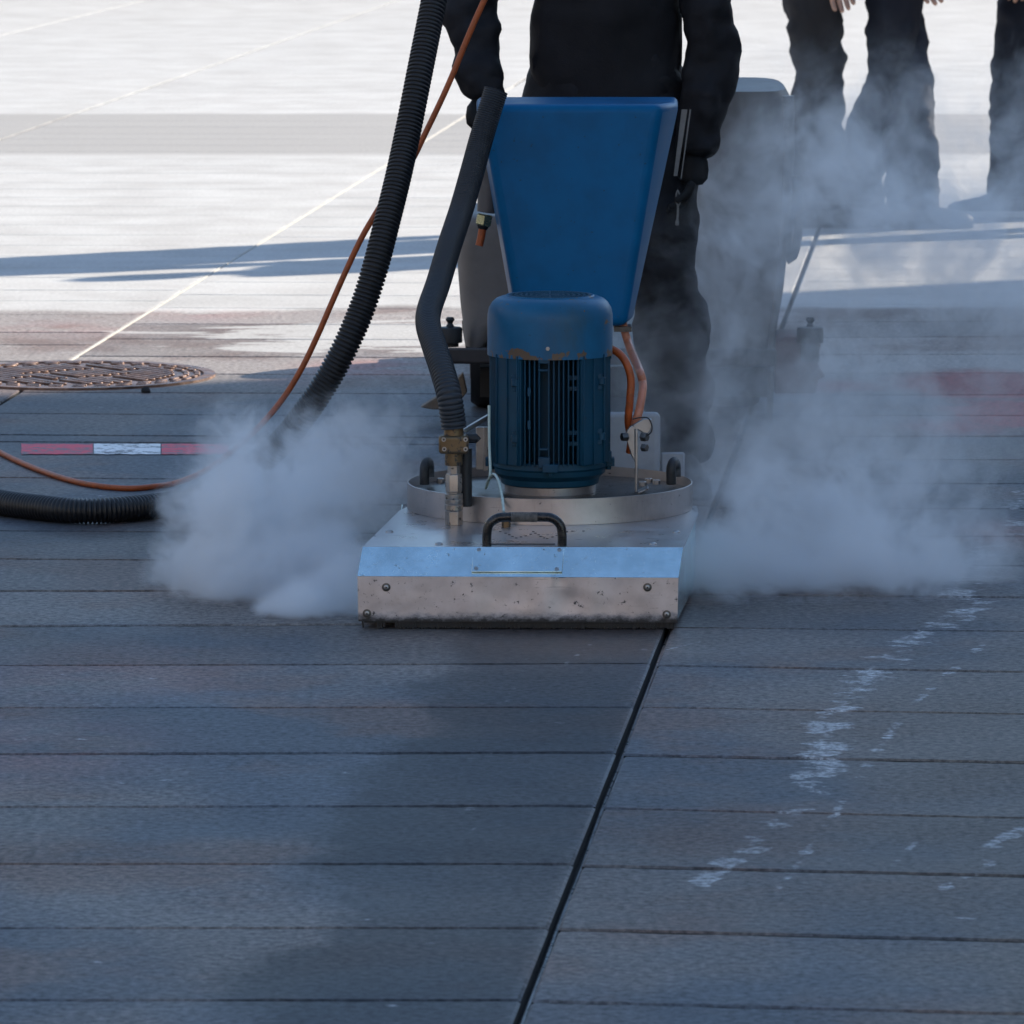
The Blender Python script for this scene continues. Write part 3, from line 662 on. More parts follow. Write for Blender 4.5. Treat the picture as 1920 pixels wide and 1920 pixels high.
# lift arm brackets standing in the ring
def strip(pts, wvec, th, q):                  # bent flat bar
    pts = [Vector(p) for p in pts]; w_ = Vector(wvec)
    for a, b in zip(pts, pts[1:]):
        d = (b - a).normalized(); nrm = d.cross(w_).normalized() * th
        q.hexa([a - w_, a + w_, a + w_ + nrm, a - w_ + nrm, b - w_, b + w_, b + w_ + nrm, b - w_ + nrm])
q = MB(); yb = YC - .03
b0 = at(1207, 914, yb); b1 = at(1195, 911, yb); b2 = at(1193, 900, yb); b3 = at(1196, 800, yb); b0.z = b1.z = FLZ + .003
strip([at(1215, 912, yb), b1], (0, .02, 0), .004, q); strip([b1, b3], (0, .02, 0), .005, q)
lb = q.build('lift_bracket', M_STEEL, head, bevel=.0012)
q = MB(); pa = at(1182, 815, yb - .02); q.prism([at(1173, 812, yb - .02), at(1180, 801, yb - .02), at(1208, 784, yb - .02), at(1222, 786, yb - .02), at(1223, 800, yb - .02), at(1215, 818, yb - .02), at(1196, 806, yb - .02), at(1191, 806, yb - .02), at(1191, 868, yb - .02), at(1184, 855, yb - .02), at(1174, 825, yb - .02)], (0, .012, 0)); q.build('swing_arm', M_STEEL, lb, bevel=.002)
q = MB(); q.hexbolt(at(1176, 819, yb - .026), (-1, -.5, 0), .0085, .012); q.hexbolt(at(1204, 819, yb - .022), (.8, -.6, 0), .009, .012); q.hexbolt(at(1205, 839, yb - .022), (.8, -.6, 0), .008, .010); q.build('pivot_bolts', M_DARKSTEEL, lb)
q = MB(); wire = [at(1186, 786, yb - .03), at(1200, 783, yb - .03), at(1215, 784, yb - .03), at(1222, 797, yb - .03), at(1221, 810, yb - .03), at(1211, 819, yb - .03)]; q.tube(spline(wire, .003), .0013, 8); q.build('wire_loop', M_RUBBER, lb)
q = MB()
strip([at(872, 811, YC + .02), at(920, 783, YC + .05)], (0, .014, 0), .008, q)
strip([at(911, 800, YC + .07), at(911, 882, YC + .07)], (.005, 0, 0), .01, q); strip([at(902, 800, YC + .075), at(902, 880, YC + .075)], (.010, 0, 0), .008, q)
q.build('lift_bracket', M_STEEL, head, bevel=.001)
for px, py in ((1205, 908), (1216, 902), (1231, 905), (826, 902), (842, 907)):
    q = MB(); q.hexbolt(hit(px, py + 3, FLZ), (0, 0, 1), .0075, .009); q.build('floor_bolt', M_STEEL, head)
for x0, x1, yo in ((1251, 1274, .03), (788, 812, .05)):   # rubber grips at both sides
    q = MB(); y_ = YC + yo
    P = [at((x0 + x1) / 2 - 4, 908, y_ - .03), at((x0 + x1) / 2 - 4, 878, y_ - .03), at((x0 + x1) / 2, 867, y_ - .015), at((x0 + x1) / 2 + 3, 867, y_ + .03), at((x0 + x1) / 2 + 5, 875, y_ + .05), at((x0 + x1) / 2 + 5, 895, y_ + .05)]
    q.tube(spline(P, .005), .0095, 14); q.build('side_grip', M_RUBBER, head)
# milky drip tube
q = MB(); T = [at(917, 760, YC - .06), at(917.5, 830, YC - .07), at(919, 890, YC - .09), at(911, 915, YC - .10), at(916, 900, YC - .13), at(925, 889, YC - .17), at(934, 900, YC - .21), at(941, 930, YC - R + .02), at(945, 962, YC - R - .014)]
q.tube(spline(T, .004), .0027, 10); q.build('drip_tube', M_CLEAR, head)
q = MB(); p = hit(949, 988, ZP); q.lathe((p.x, p.y, ZP), [(.0085, 0), (.0085, .012), (.006, .014)], 6); q.build('tube_fitting', M_BRASS, head)
# pale splash box behind the ring
q = MB(); yq = YC + R + .02
q.hexa([at(1120, 905, yq), at(1238, 905, yq), at(1238, 905, yq + .12), at(1120, 905, yq + .12), at(1120, 772, yq), at(1238, 772, yq), at(1238, 772, yq + .12), at(1120, 772, yq + .12)])
q.build('splash_box', M_PALEPL, head, bevel=.012, seg=4)
q = MB(); q.hexa([at(1239, 910, yq + .02), at(1284, 910, yq + .02), at(1284, 910, yq + .1), at(1239, 910, yq + .1), at(1239, 848, yq + .02), at(1284, 848, yq + .02), at(1284, 848, yq + .1), at(1239, 848, yq + .1)])
q.build('splash_flap', M_PALEPL, head, bevel=.004)

# ------------------------------------------------------------------ washing vehicle behind the head
YV = 13.45
veh = thing('washing_vehicle', 'blue and grey pavement washing vehicle behind the cleaning head', 'cleaning vehicle', (at(1170, 800, YV).x, YV, 0))
YB = 11.32
q = MB()
Z0 = at(1000, 612, YB).z; Z1 = at(1000, 196, YB).z
def edge(x0, y0, x1, y1, py): return x0 + (x1 - x0) * (py - y0) / (y1 - y0)
def colx(z, side):
    py = 612 + (196 - 612) * (z - Z0) / (Z1 - Z0)
    xl = edge(910, 251, 964, 560, py); xr = edge(1230, 251, 1176, 600, py); xo = edge(1264, 251, 1188, 606, py)
    return at(xl, 400, YB).x, at(xr, 400, YB).x, at(xo, 400, YB).x
rings_ = []
for k in range(13):
    z = Z0 + (Z1 - Z0) * k / 12; a, b, c = colx(z, 0)
    rings_.append([(a, YB, z), (b, YB, z), (c, YB + .09, z), (c + .006, YB + .30, z), (a - .012, YB + .30, z), (a - .010, YB + .07, z)])
vv = [p for r_ in rings_ for p in r_]; ff = []
for k in range(12):
    for i in range(6): ff.append((k * 6 + i, k * 6 + (i + 1) % 6, (k + 1) * 6 + (i + 1) % 6, (k + 1) * 6 + i))
ff += [tuple(range(6))[::-1], tuple(range(72, 78))]
q.add(vv, ff); colm = q.build('blue_hopper', M_COLUMN, veh, bevel=.016, seg=4, smooth=50)
q = MB(); p = at(1172, 615, YB + .06); q.box((p.x - .005, p.y, p.z), (.035, .06, .010)); q.build('hopper_foot', M_DARKSTEEL, veh)
# beam under the hopper back to the chassis (behind the motor)
q = MB(); a = at(1060, 600, YB + .2); q.box((a.x, (YB + .2 + YV) / 2, at(1000, 668, YV).z + .02), (.10, YV - YB + .1, .06)); q.box((a.x, YB + .2, (Z0 + .17) / 2 + .05), (.09, .07, Z0 - .1)); q.build('hopper_arm', M_DARKSTEEL, veh)
# connector with cable gland
yk = YB + .12
q = MB(); ax0 = at(921, 330, yk); ax1 = at(910, 400, yk)
q.cyl(at(926, 300, yk), at(912, 398, yk), .030, 20, .019); conn = q.build('connector_housing', M_GREYPL, veh)
q = MB(); d_ = (at(899, 470, yk) - at(914, 390, yk)).normalized(); p = at(909.5, 402, yk); q.lathe(p, [(.015, 0), (.0175, .002), (.0175, .020), (.014, .023)], 6, True, M=d_.to_track_quat('Z', 'Y').to_matrix()); q.build('gland_nut', simple('yellow_zinc_nut', (0.42, 0.40, 0.24), 0.25, metal=.8), conn)
q = MB(); q.cyl(p + d_ * .022, p + d_ * .030, .013, 14, .010); q.build('gland_seal', M_RUBBER, conn)
q = MB(); q.tube(spline([p + d_ * .024, at(902, 445, yk), at(898, 462, yk)], .004), lambda i: .0082, 12); q.build('cable_end', M_ORANGE, conn)
# grey shells of the vehicle body
M_SHELL = simple('grey_vehicle_shell', (0.115, 0.105, 0.10), 0.55, var=0.12, scale=5, dirt=(0.09, 0.08, 0.075), dirtamt=0.6)
def shell(secs, y0, y1, name):               # stack of (x0,x1,py) lofted, rounded in depth
    q = MB(); vs_ = []; n = 20
    for (x0, x1, py) in secs:
        c = (at(x0, py, y0) + at(x1, py, y0)) / 2; hw = (at(x1, py, y0).x - at(x0, py, y0).x) / 2; hd = (y1 - y0) / 2
        for k in range(n):
            a = 2 * math.pi * k / n; ca, sa = math.cos(a), math.sin(a); e = 0.55
            vs_.append((c.x + hw * math.copysign(abs(ca) ** e, ca), y0 + hd + hd * math.copysign(abs(sa) ** e, sa), c.z))
    m = len(secs); fs_ = [(i * n + k, i * n + (k + 1) % n, (i + 1) * n + (k + 1) % n, (i + 1) * n + k) for i in range(m - 1) for k in range(n)]
    fs_ += [tuple(range(n))[::-1], tuple(range((m - 1) * n, m * n))]
    q.add(vs_, fs_); return q.build(name, M_SHELL, veh, smooth=60)
shell([(870, 914, 652), (868, 925, 640), (866, 945, 612), (862, 1020, 590), (858, 1060, 540), (854, 1060, 480), (856, 1060, 430), (862, 1058, 412), (880, 1040, 406)], YV, YV + .5, 'tank_shell')
shell([(1340, 1446, 668), (1310, 1450, 640), (1295, 1462, 580), (1290, 1476, 500), (1290, 1486, 420), (1290, 1492, 330), (1290, 1494, 240), (1292, 1492, 190), (1300, 1482, 172)], YV, YV + .7, 'tank_shell')
q = MB(); q.lathe(at(890, 655, YV + .25), [(.018, -.02), (.03, .05), (.031, .07)], 20); q.build('drain_funnel', M_RUBBER, veh)
# pale flexible edge and a folded rubber loop on the right shell
q = MB(); q.tube(spline([at(1478, 180, YV - .02), at(1479, 300, YV - .02), at(1470, 440, YV - .02), at(1461, 540, YV - .02), at(1449, 620, YV - .02), at(1446, 690, YV - .02), at(1443, 800, YV - .02)], .02), lambda i: .014 - .007 * min(1, i / 40), 12); q.build('clear_hose', simple('smoky_hose', (0.13, 0.135, 0.145), 0.4), veh)
q = MB(); q.tube(spline([at(1492, 330, YV - .03), at(1497, 400, YV - .03), at(1493, 460, YV - .03), at(1482, 487, YV - .03), at(1476, 470, YV - .03), at(1480, 400, YV - .03)], .012), .011, 12); q.build('rubber_loop', M_RUBBER, veh)
M_CHASS = simple('dirty_chassis', (0.035, 0.030, 0.029), 0.6, var=0.3, scale=12)
M_RUST = simple('red_oxide_block', (0.10, 0.035, 0.03), 0.65, var=0.3, scale=12)
q = MB(); q.hexa([at(838, 682, YV - .12), at(1456, 686, YV - .12), at(1456, 686, YV + .15), at(838, 682, YV + .15), at(838, 652, YV - .12), at(1456, 654, YV - .12), at(1456, 654, YV + .15), at(838, 652, YV + .15)]); q.build('chassis_beam', M_CHASS, veh, bevel=.006)
for cx_, cy__, wd in ((844, 634, 23), (1519, 634, 25)):
    q = MB(); p = at(cx_, cy__, YV - .02); r_ = wd / F * YV
    q.lathe((p.x, p.y, p.z), [(r_ * .7, -.055 if cx_ > 1000 else -.02), (r_ * .7, -.012), (r_, -.010), (r_ * 1.0, .022), (r_ * .92, .026), (.010, .028), (.006, .036), (.011, .044), (.008, .05)], 28); q.build('tie_down_knob', M_RUBBER, veh)
q = MB(); y0, y1 = YV - .02, YV + .2
q.prism([at(1452, 738, y0), at(1452, 640, y0), at(1470, 632, y0), at(1520, 634, y0), at(1540, 646, y0), at(1532, 668, y0), at(1536, 690, y0), at(1548, 706, y0), at(1534, 712, y0), at(1530, 738, y0)], (0, y1 - y0, 0)); q.build('side_block', M_RUST, veh, bevel=.004)
wy = YV + .55
for px in (930, 1375):
    p = at(px, 700, wy); q = MB(); rw = .155
    Mx = Matrix.Rotation(math.pi / 2, 3, 'Y')
    q.lathe((p.x, wy, rw), [(rw * .62, -.06), (rw * .93, -.062), (rw, -.045), (rw, .045), (rw * .93, .062), (rw * .62, .06)], 40, True, M=Mx); wh = q.build('wheel', M_RUBBER, veh)
    q = MB(); q.lathe((p.x, wy, rw), [(.02, -.066), (rw * .55, -.064), (rw * .6, -.055)], 24, True, M=Mx); q.build('rim', M_GREYPL, wh)
    q2 = MB(); p2 = at(px, 700, wy + 1.1); q2.lathe((p2.x, wy + 1.1, rw), [(rw * .62, -.06), (rw * .93, -.062), (rw, -.045), (rw, .045), (rw * .93, .062), (rw * .62, .06)], 40, True, M=Mx); q2.build('wheel', M_RUBBER, veh)
q = MB(); a = at(900, 690, YV + .1); b = at(1450, 690, YV + .1); q.hexa([(a.x, YV + .1, .07), (b.x, YV + .1, .07), (b.x, YV + 1.9, .07), (a.x, YV + 1.9, .07), (a.x, YV + .1, a.z), (b.x, YV + .1, a.z), (b.x, YV + 1.9, a.z), (a.x, YV + 1.9, a.z)]); q.build('undertray', M_RUBBER, veh)
q = MB(); yd = YV + .12; q.prism([at(788, 764, yd), at(836, 734, yd), at(868, 700, yd), at(876, 735, yd), at(850, 768, yd), at(812, 768, yd)], (0, .05, 0)); q.build('squeegee_blade', simple('tan_rubber', (0.16, 0.12, 0.085), 0.7), veh, bevel=.003)

# ------------------------------------------------------------------ hoses and cables
def corrugated(name, P, r, pitch, mat, label, cat, depth=.11, pf=None, n=28):
    pts = spline(P, pitch / 6); N = len(pts)
    q = MB(); ph = [0.0]
    for i in range(1, N): ph.append(ph[-1] + (pf(i / N) if pf else 1.0) / 6)
    q.tube(pts, lambda i: r * (1 - depth * (0.5 - 0.5 * math.cos(2 * math.pi * ph[i])) ** 2.2), n)
    o = q.build(name, mat, loc=pts[-1], smooth=0)
    o.data.polygons.foreach_set('use_smooth', [True] * len(o.data.polygons)); return tag(o, label, cat)
yh1 = cy_
corrugated('sleeved_hose', [at(930, 170, 11.22), at(905, 251, 11.2), at(886, 320, 11.16), at(866, 390, 11.1), at(843, 460, 11.0), at(822, 530, 10.9), at(805, 580, 10.8), at(803, 610, 10.74), at(813, 645, 10.68), at(828, 690, 10.62), at(842, 740, 10.57), at(849, 785, yh1), at(851, 803, yh1)], .0242, .0046, M_HOSE2,
           'blue-black sleeved hose from the blue hopper down to the brass coupling', 'hose', depth=.085, pf=lambda t: 1.0 if t < .5 else 1.0 - .42 * min(1, (t - .5) / .35))
hz = .0275
def gh(px, py, z=hz): return hit(px, py, z)
corrugated('suction_hose', [at(868, -260, 11.75), at(838, -120, 11.7), at(808, 30, 11.62), at(784, 150, 11.55), at(764, 251, 11.5), at(747, 330, 11.45), at(726, 415, 11.4), at(704, 500, 11.36), at(680, 575, 11.34), at(650, 645, 11.32), at(614, 712, 11.32), at(574, 772, 11.33), at(525, 832, 11.36), at(462, 884, 11.40), at(400, 922, 11.45), gh(340, 941), gh(280, 950), gh(200, 957), gh(130, 957), gh(60, 950), gh(0, 942), gh(-90, 925), gh(-200, 900), gh(-400, 850)], .0272, .0088, M_HOSE,
           'thick black corrugated hose curving from the top down onto the left slabs', 'hose', depth=.17, n=30)
oc = [at(1040, -260, 12.0), at(960, -110, 12.0), at(890, 40, 12.0), at(840, 160, 12.0), at(797, 251, 12.0), at(770, 305, 12.0), at(735, 352, 12.0), at(700, 408, 12.0), at(677, 448, 12.0), at(650, 505, 12.0), at(622, 568, 12.0), at(596, 628, 12.0), at(566, 690, 12.0), at(530, 748, 12.0), at(486, 800, 12.0), at(440, 842, 12.0), at(390, 880, 12.0), hit(335, 904, .012), hit(290, 912, .007), hit(230, 915.5, .006), hit(150, 905, .006), hit(70, 880, .006), hit(0, 848, .006), hit(-80, 800, .006), hit(-200, 720, .006)]
q = MB(); q.tube(spline(oc, .012), .0064, 14); tag(q.build('power_cable', M_ORANGE, loc=oc[-1]), 'long thin orange cable looping over the left slabs beside the black hose', 'cable')
c1 = [at(1140, 655, YC + .03), at(1150, 656, YC + .02), at(1166, 668, YC + .01), at(1178, 690, YC), at(1183, 715, YC), at(1181, 750, YC), at(1178, 790, YC + .01), at(1183, 825, YC + .03), at(1180, 850, YC + .04)]
q = MB(); q.tube(spline(c1, .006), .0075, 14); tag(q.build('motor_cable', M_ORANGE, loc=c1[0]), 'dark orange cable bending out of the right side of the motor', 'cable')
c2 = [at(1168, 606, YB + .05), at(1171, 620, YB + .05), at(1182, 655, YB), at(1197, 690, YC + .1), at(1205, 718, YC + .05), at(1203, 745, YC + .02), at(1197, 775, YC + .0), at(1189, 800, YC + .01), at(1184, 830, YC + .05)]
q = MB(); q.tube(spline(c2, .006), .0082, 14); tag(q.build('hopper_cable', M_PINK, loc=c2[0]), 'faded pinkish orange cable hanging from the bottom of the blue hopper', 'cable')

# ------------------------------------------------------------------ people
def skin_mesh(name, joints, edges, sub=2):
    me = bpy.data.meshes.new('tmp'); me.from_pydata([j[0] for j in joints], edges, []); ob = bpy.data.objects.new('tmp', me); COL.objects.link(ob)
    ob.modifiers.new('s', 'SKIN'); s2 = ob.modifiers.new('u', 'SUBSURF'); s2.levels = s2.render_levels = sub
    for v, j in zip(me.skin_vertices[0].data, joints): v.radius = j[1] if isinstance(j[1], tuple) else (j[1], j[1])
    me.skin_vertices[0].data[0].use_root = True
    dg = bpy.context.evaluated_depsgraph_get(); ev = ob.evaluated_get(dg); m2 = bpy.data.meshes.new_from_object(ev)
    out = ([v.co.copy() for v in m2.vertices], [tuple(p.vertices) for p in m2.polygons])
    bpy.data.objects.remove(ob); bpy.data.meshes.remove(me); bpy.data.meshes.remove(m2); return out
def fold(vs_, amp, s, zs=1.0, seed=0):
    out = []
    for v in vs_:
        n = mnoise.noise(Vector((v.x * s + seed, v.y * s, v.z * s * zs))) ; m = mnoise.noise(Vector((v.x * s * 2.3, v.y * s * 2.3 + seed, v.z * s * zs * 2.6)))
        out.append(v + Vector((n, m, 0)) * amp)
    return out
def hand_parts(wrist, dirv, pside, curl=.5, k=1.0):
    """palm and five unequal bent fingers as chains; returns joints, edges"""
    d = Vector(dirv).normalized(); s_ = Vector(pside); s_ = (s_ - d * s_.dot(d)).normalized(); nrm = d.cross(s_)
    sets = []
    sets.append(([(wrist, .026 * k), (wrist + d * .045 * k, (.040 * k, .018 * k)), (wrist + d * .085 * k, (.040 * k, .016 * k))], [(0, 1), (1, 2)]))
    for i, (o_, L) in enumerate(((-.034, .072), (-.011, .086), (.012, .081), (.034, .064))):
        b = wrist + d * .075 * k + s_ * o_ * k; c1_ = d * math.cos(curl * .5) + nrm * math.sin(curl * .5); c2_ = d * math.cos(curl * 1.3) + nrm * math.sin(curl * 1.3); c3_ = d * math.cos(curl * 2.0) + nrm * math.sin(curl * 2.0)
        p1 = b + c1_ * L * .45 * k; p2 = p1 + c2_ * L * .32 * k; p3 = p2 + c3_ * L * .26 * k
        sets.append(([(b, .0105 * k), (p1, .0102 * k), (p2, .0092 * k), (p3, .0075 * k)], [(0, 1), (1, 2), (2, 3)]))
    b = wrist + d * .03 * k - s_ * .028 * k; p1 = b + (d * .7 - s_ * .6 + nrm * .2).normalized() * .036 * k; p2 = p1 + (d * .9 - s_ * .15 + nrm * .35).normalized() * .03 * k
    sets.append(([(b, .014 * k), (p1, .0125 * k), (p2, .009 * k)], [(0, 1), (1, 2)]))
    return sets
def shoe(q, ankle_xy, heading, L=.285, wd=.052, z0=0.0):
    h = Vector((math.cos(heading), math.sin(heading), 0)); s_ = Vector((-h.y, h.x, 0)); c = Vector((ankle_xy[0], ankle_xy[1], z0))
    secs = [(-.085, .030, .060), (-.07, .038, .085), (-.02, .040, .105), (.04, .042, .094), (.09, .050, .074), (.14, .052, .064), (.18, .046, .056), (.203, .030, .044)]
    vs_ = []; n = 14
    for dx, hw, ht in secs:
        for k in range(n):
            a = 2 * math.pi * k / n; zz_ = ht * (.5 + .5 * math.sin(a)); zz_ = max(.004, zz_)
            vs_.append(c + h * dx * L / .285 + s_ * hw * math.copysign(abs(math.cos(a)) ** .7, math.cos(a)) + Vector((0, 0, zz_)))
    fs_ = [(i * n + k, i * n + (k + 1) % n, (i + 1) * n + (k + 1) % n, (i + 1) * n + k) for i in range(len(secs) - 1) for k in range(n)] + [tuple(range(n))[::-1], tuple(range(7 * n, 8 * n))]
    q.add(vs_, fs_)
    sole = MB(); P = [c + h * dx * L / .285 + s_ * hw * 1.06 for dx, hw, ht in secs] + [c + h * dx * L / .285 - s_ * hw * 1.06 for dx, hw, ht in secs[::-1]]
    sole.prism([p + Vector((0, 0, .001)) for p in P], (0, 0, .024)); return sole
M_SKIN = simple('skin', (0.46, 0.26, 0.18), 0.5, var=0.08); M_HAIR = simple('dark_hair', (0.02, 0.015, 0.01), 0.6)
def cloth(name, col, rough=.85, scale=30): 
    t = NT(name); n = t.noise(scale, 5, .6); n2 = t.noise(420, 2, .6); nl = t.noise(5, 4, .6, stretch=(1, 1, .4))
    t.set(color=t.mix(t.ss(nl, .3, .7), tuple(c * .7 for c in col), tuple(c * 1.3 for c in col)), rough=rough, spec=.2); t.bump(t.math('ADD', n, t.math('MULTIPLY', n2, .4)), .4, .004); return t.m
def person(label, base, heading, feet, mats, ht=1.76, hem=.82, arms=None, lean=0.0, glove=None, flare=1.0, kneeb=.0):
    """standing adult; heading is the way the body faces, feet two (forward, side, foot heading) offsets"""
    mt, mj, ms, msole = mats
    h = Vector((math.cos(heading), math.sin(heading), 0)); sd_ = Vector((-h.y, h.x, 0)); B = Vector((base[0], base[1], 0)); k = ht / 1.76; up = Vector((0, 0, 1))
    P = thing('person', label, 'person', B)
    def W(f, s, z): return B + h * f * k + sd_ * s * k + up * z * k
    pel = W(0, 0, .96); chest = W(lean * .6, 0, 1.30); neck = W(lean, 0, 1.50); hd = W(lean * 1.25, 0, 1.63)
    sh = [W(lean * .9, s * .19, 1.43) for s in (1, -1)]
    if arms is None: arms = [((.02 + lean * .7, .25, 1.14), (.07 + lean * .4, .26, .90)), ((.02 + lean * .7, -.25, 1.14), (.07 + lean * .4, -.26, .90))]
    el = [W(*a[0]) for a in arms]; wr = [W(*a[1]) for a in arms]
    hip = [W(0, s * .095, .90) for s in (1, -1)]; ank = []; kn = []
    for i, (ff_, fs__, fh) in enumerate(feet):
        ank.append(W(ff_, fs__, .09)); kn.append(W(ff_ * .5 + .035 + kneeb, fs__ * .55 + (.095 if i == 0 else -.095) * .45, .49))
    J = [(pel, .125 * k), (chest, (.15 * k, .115 * k)), (neck, .052 * k), (W(lean * 1.1, 0, 1.56), .062 * k), (hd, (.078 * k, .092 * k)), (W(lean * 1.3, 0, 1.70), (.068 * k, .08 * k))]
    Ed = [(0, 1), (1, 2), (2, 3), (3, 4), (4, 5)]
    for i in (0, 1):
        o_ = len(J); J += [(sh[i], .058 * k), (el[i], .040 * k), (wr[i], .028 * k)]; Ed += [(1, o_), (o_, o_ + 1), (o_ + 1, o_ + 2)]
        o_ = len(J); J += [(hip[i], .085 * k), (kn[i], .055 * k), (ank[i], .038 * k)]; Ed += [(0, o_), (o_, o_ + 1), (o_ + 1, o_ + 2)]
    q = MB(); q.add(*skin_mesh('b', J, Ed))
    fw = h; hc = hd                                # face: nose, brow, lips, ears, eyes
    for off, r_ in ((fw * .098 + up * -.005, .014), (fw * .094 + up * -.018, .015), (fw * .088 + up * -.045, .017), (fw * .080 + up * -.07, .02), (sd_ * .078 - up * .01, .02), (sd_ * -.078 - up * .01, .02), (fw * .084 + sd_ * .03 + up * .02, .011), (fw * .084 - sd_ * .03 + up * .02, .011)):
        bm_ = bmesh.new(); bmesh.ops.create_icosphere(bm_, subdivisions=2, radius=r_ * k); q.add([hc + off * k + v.co for v in bm_.verts], [[v.index for v in f.verts] for f in bm_.faces]); bm_.free()
    hands = []
    for i in (0, 1):
        d = (wr[i] - el[i]).normalized(); hands += hand_parts(wr[i] - d * .01, d, h, .55, k)
    if not glove:
        for jj, ee in hands: q.add(*skin_mesh('h', jj, ee, 1))
    q.build('body', M_SKIN, P, smooth=80)
    if glove:
        for hh in (hands[:6], hands[6:]):
            q = MB()
            for jj, ee in hh: q.add(*skin_mesh('h', [(a, tuple(x * 1.1 for x in b) if isinstance(b, tuple) else b * 1.1) for a, b in jj], ee, 1))
            q.build('glove', glove, P, smooth=80)
    q = MB(); bm_ = bmesh.new(); bmesh.ops.create_uvsphere(bm_, u_segments=20, v_segments=12, radius=.105 * k)
    q.add([hd + up * .045 * k - h * .022 * k + Vector((v.co.x, v.co.y, v.co.z if v.co.z > -.03 else -.03 + (v.co.z + .03) * .5)) for v in bm_.verts], [[v.index for v in f.verts] for f in bm_.faces]); bm_.free(); q.build('hair', M_HAIR, P, smooth=80)
    J = [(W(0, 0, .97), .150 * k), (W(0, 0, 1.05), .150 * k)]; Ed = [(0, 1)]
    for i in (0, 1):
        o_ = len(J); lo = ank[i] + up * .035 - h * .01; md = kn[i].lerp(lo, .5)
        J += [(hip[i] - up * .04, .112 * k), (hip[i].lerp(kn[i], .55), .094 * k), (kn[i], .080 * k), (md - h * .012, .084 * k * flare), (lo + up * .06, .082 * k * flare), (lo - up * .04, .084 * k * flare), (lo - up * .07, .083 * k * flare)]
        Ed += [(0, o_), (o_, o_ + 1), (o_ + 1, o_ + 2), (o_ + 2, o_ + 3), (o_ + 3, o_ + 4), (o_ + 4, o_ + 5), (o_ + 5, o_ + 6)]
    q = MB(); v_, f_ = skin_mesh('t', J, Ed, 3); q.add(fold(fold(v_, .018, 9, 1.7, base[0] * 7), .008, 22, 1.4, base[0] * 3), f_); q.build('trousers', mt, P, smooth=80)
    J = [(W(0, 0, hem + .06), (.180 * k, .150 * k)), (W(0, 0, .98), (.178 * k, .142 * k)), (W(lean * .5, 0, 1.22), (.182 * k, .14 * k)), (W(lean * .85, 0, 1.42), (.15 * k, .11 * k)), (W(lean, 0, 1.505), .072 * k)]
    Ed = [(0, 1), (1, 2), (2, 3), (3, 4)]
    for i in (0, 1):
        o_ = len(J); J += [(sh[i], .080 * k), (el[i], .066 * k), (el[i].lerp(wr[i], 1.06), .052 * k)]; Ed += [(3, o_), (o_, o_ + 1), (o_ + 1, o_ + 2)]
    q = MB(); v_, f_ = skin_mesh('j', J, Ed, 3); q.add(fold(fold(v_, .022, 7, 1.3, base[1] * 3), .010, 18, 1.6, base[1]), f_); q.build('jacket', mj, P, smooth=80)
    for i, (ff_, fs__, fh) in enumerate(feet):
        q = MB(); a_ = ank[i]; sl = shoe(q, (a_.x, a_.y), heading + fh); s1 = q.build('shoe', ms, P, smooth=80); sl.build('sole', msole, s1, bevel=.003)
    return P
C_NAVY = cloth('dark_jeans', (0.016, 0.019, 0.030)); C_BLK = cloth('black_work_cloth', (0.014, 0.014, 0.017), .7); C_GREY = cloth('charcoal_cloth', (0.03, 0.03, 0.034)); C_COAT = cloth('dark_blue_coat', (0.02, 0.025, 0.045))
C_SHOE = simple('dark_shoe_leather', (0.02, 0.018, 0.017), .5); C_SOLE = simple('dark_sole', (0.02, 0.02, 0.02), .8); C_WSOLE = simple('white_sole', (0.8, 0.8, 0.8), .7); C_GSHOE = simple('grey_trainer', (0.10, 0.11, 0.13), .7)
# operator behind the blue hopper
YO = 12.35
ob = at(1138, 800, YO)
op = person('operator in black jacket and black gloves standing behind the blue hopper', (ob.x, YO), rad(-90), ((.06, .16, .1), (-.02, -.15, -.1)), (C_BLK, C_BLK, C_SHOE, C_SOLE), ht=1.70, hem=.66,
            arms=[((.08, .235, 1.03), (.14, .195, .76)), ((.06, -.31, 1.08), (.14, -.285, .88))], lean=.12, glove=cloth('black_glove', (0.008, 0.008, 0.009), .6), kneeb=.03)
op['label'] = 'operator in black jacket, trousers and gloves standing behind the blue hopper'
# open jacket zip with its puller
M_ZIP = simple('grey_zip_tape', (0.16, 0.15, 0.14), .6); yz = YO - .19
q = MB(); q.hexa([at(1263, 330, yz), at(1270, 330, yz), at(1270, 330, yz + .006), at(1263, 330, yz + .006), at(1278, 205, yz), at(1289, 205, yz), at(1289, 205, yz + .006), at(1278, 205, yz + .006)])
q.hexa([at(1276, 335, yz), at(1278, 335, yz), at(1278, 335, yz + .006), at(1276, 335, yz + .006), at(1293, 205, yz), at(1296, 205, yz), at(1296, 205, yz + .006), at(1293, 205, yz + .006)])
zi = q.build('zip_tape', M_ZIP, op)
q = MB(); q.tube(spline([at(1271, 356, yz), at(1268, 366, yz), at(1269, 382, yz), at(1274, 384, yz), at(1275, 368, yz), at(1271, 356, yz)], .003), .0018, 8); q.tube(spline([at(1271, 384, yz), at(1271, 400, yz), at(1269, 424, yz)], .004), lambda i: .0025 + .0015 * (i > 8), 8); q.build('zip_puller', M_ZIP, zi)
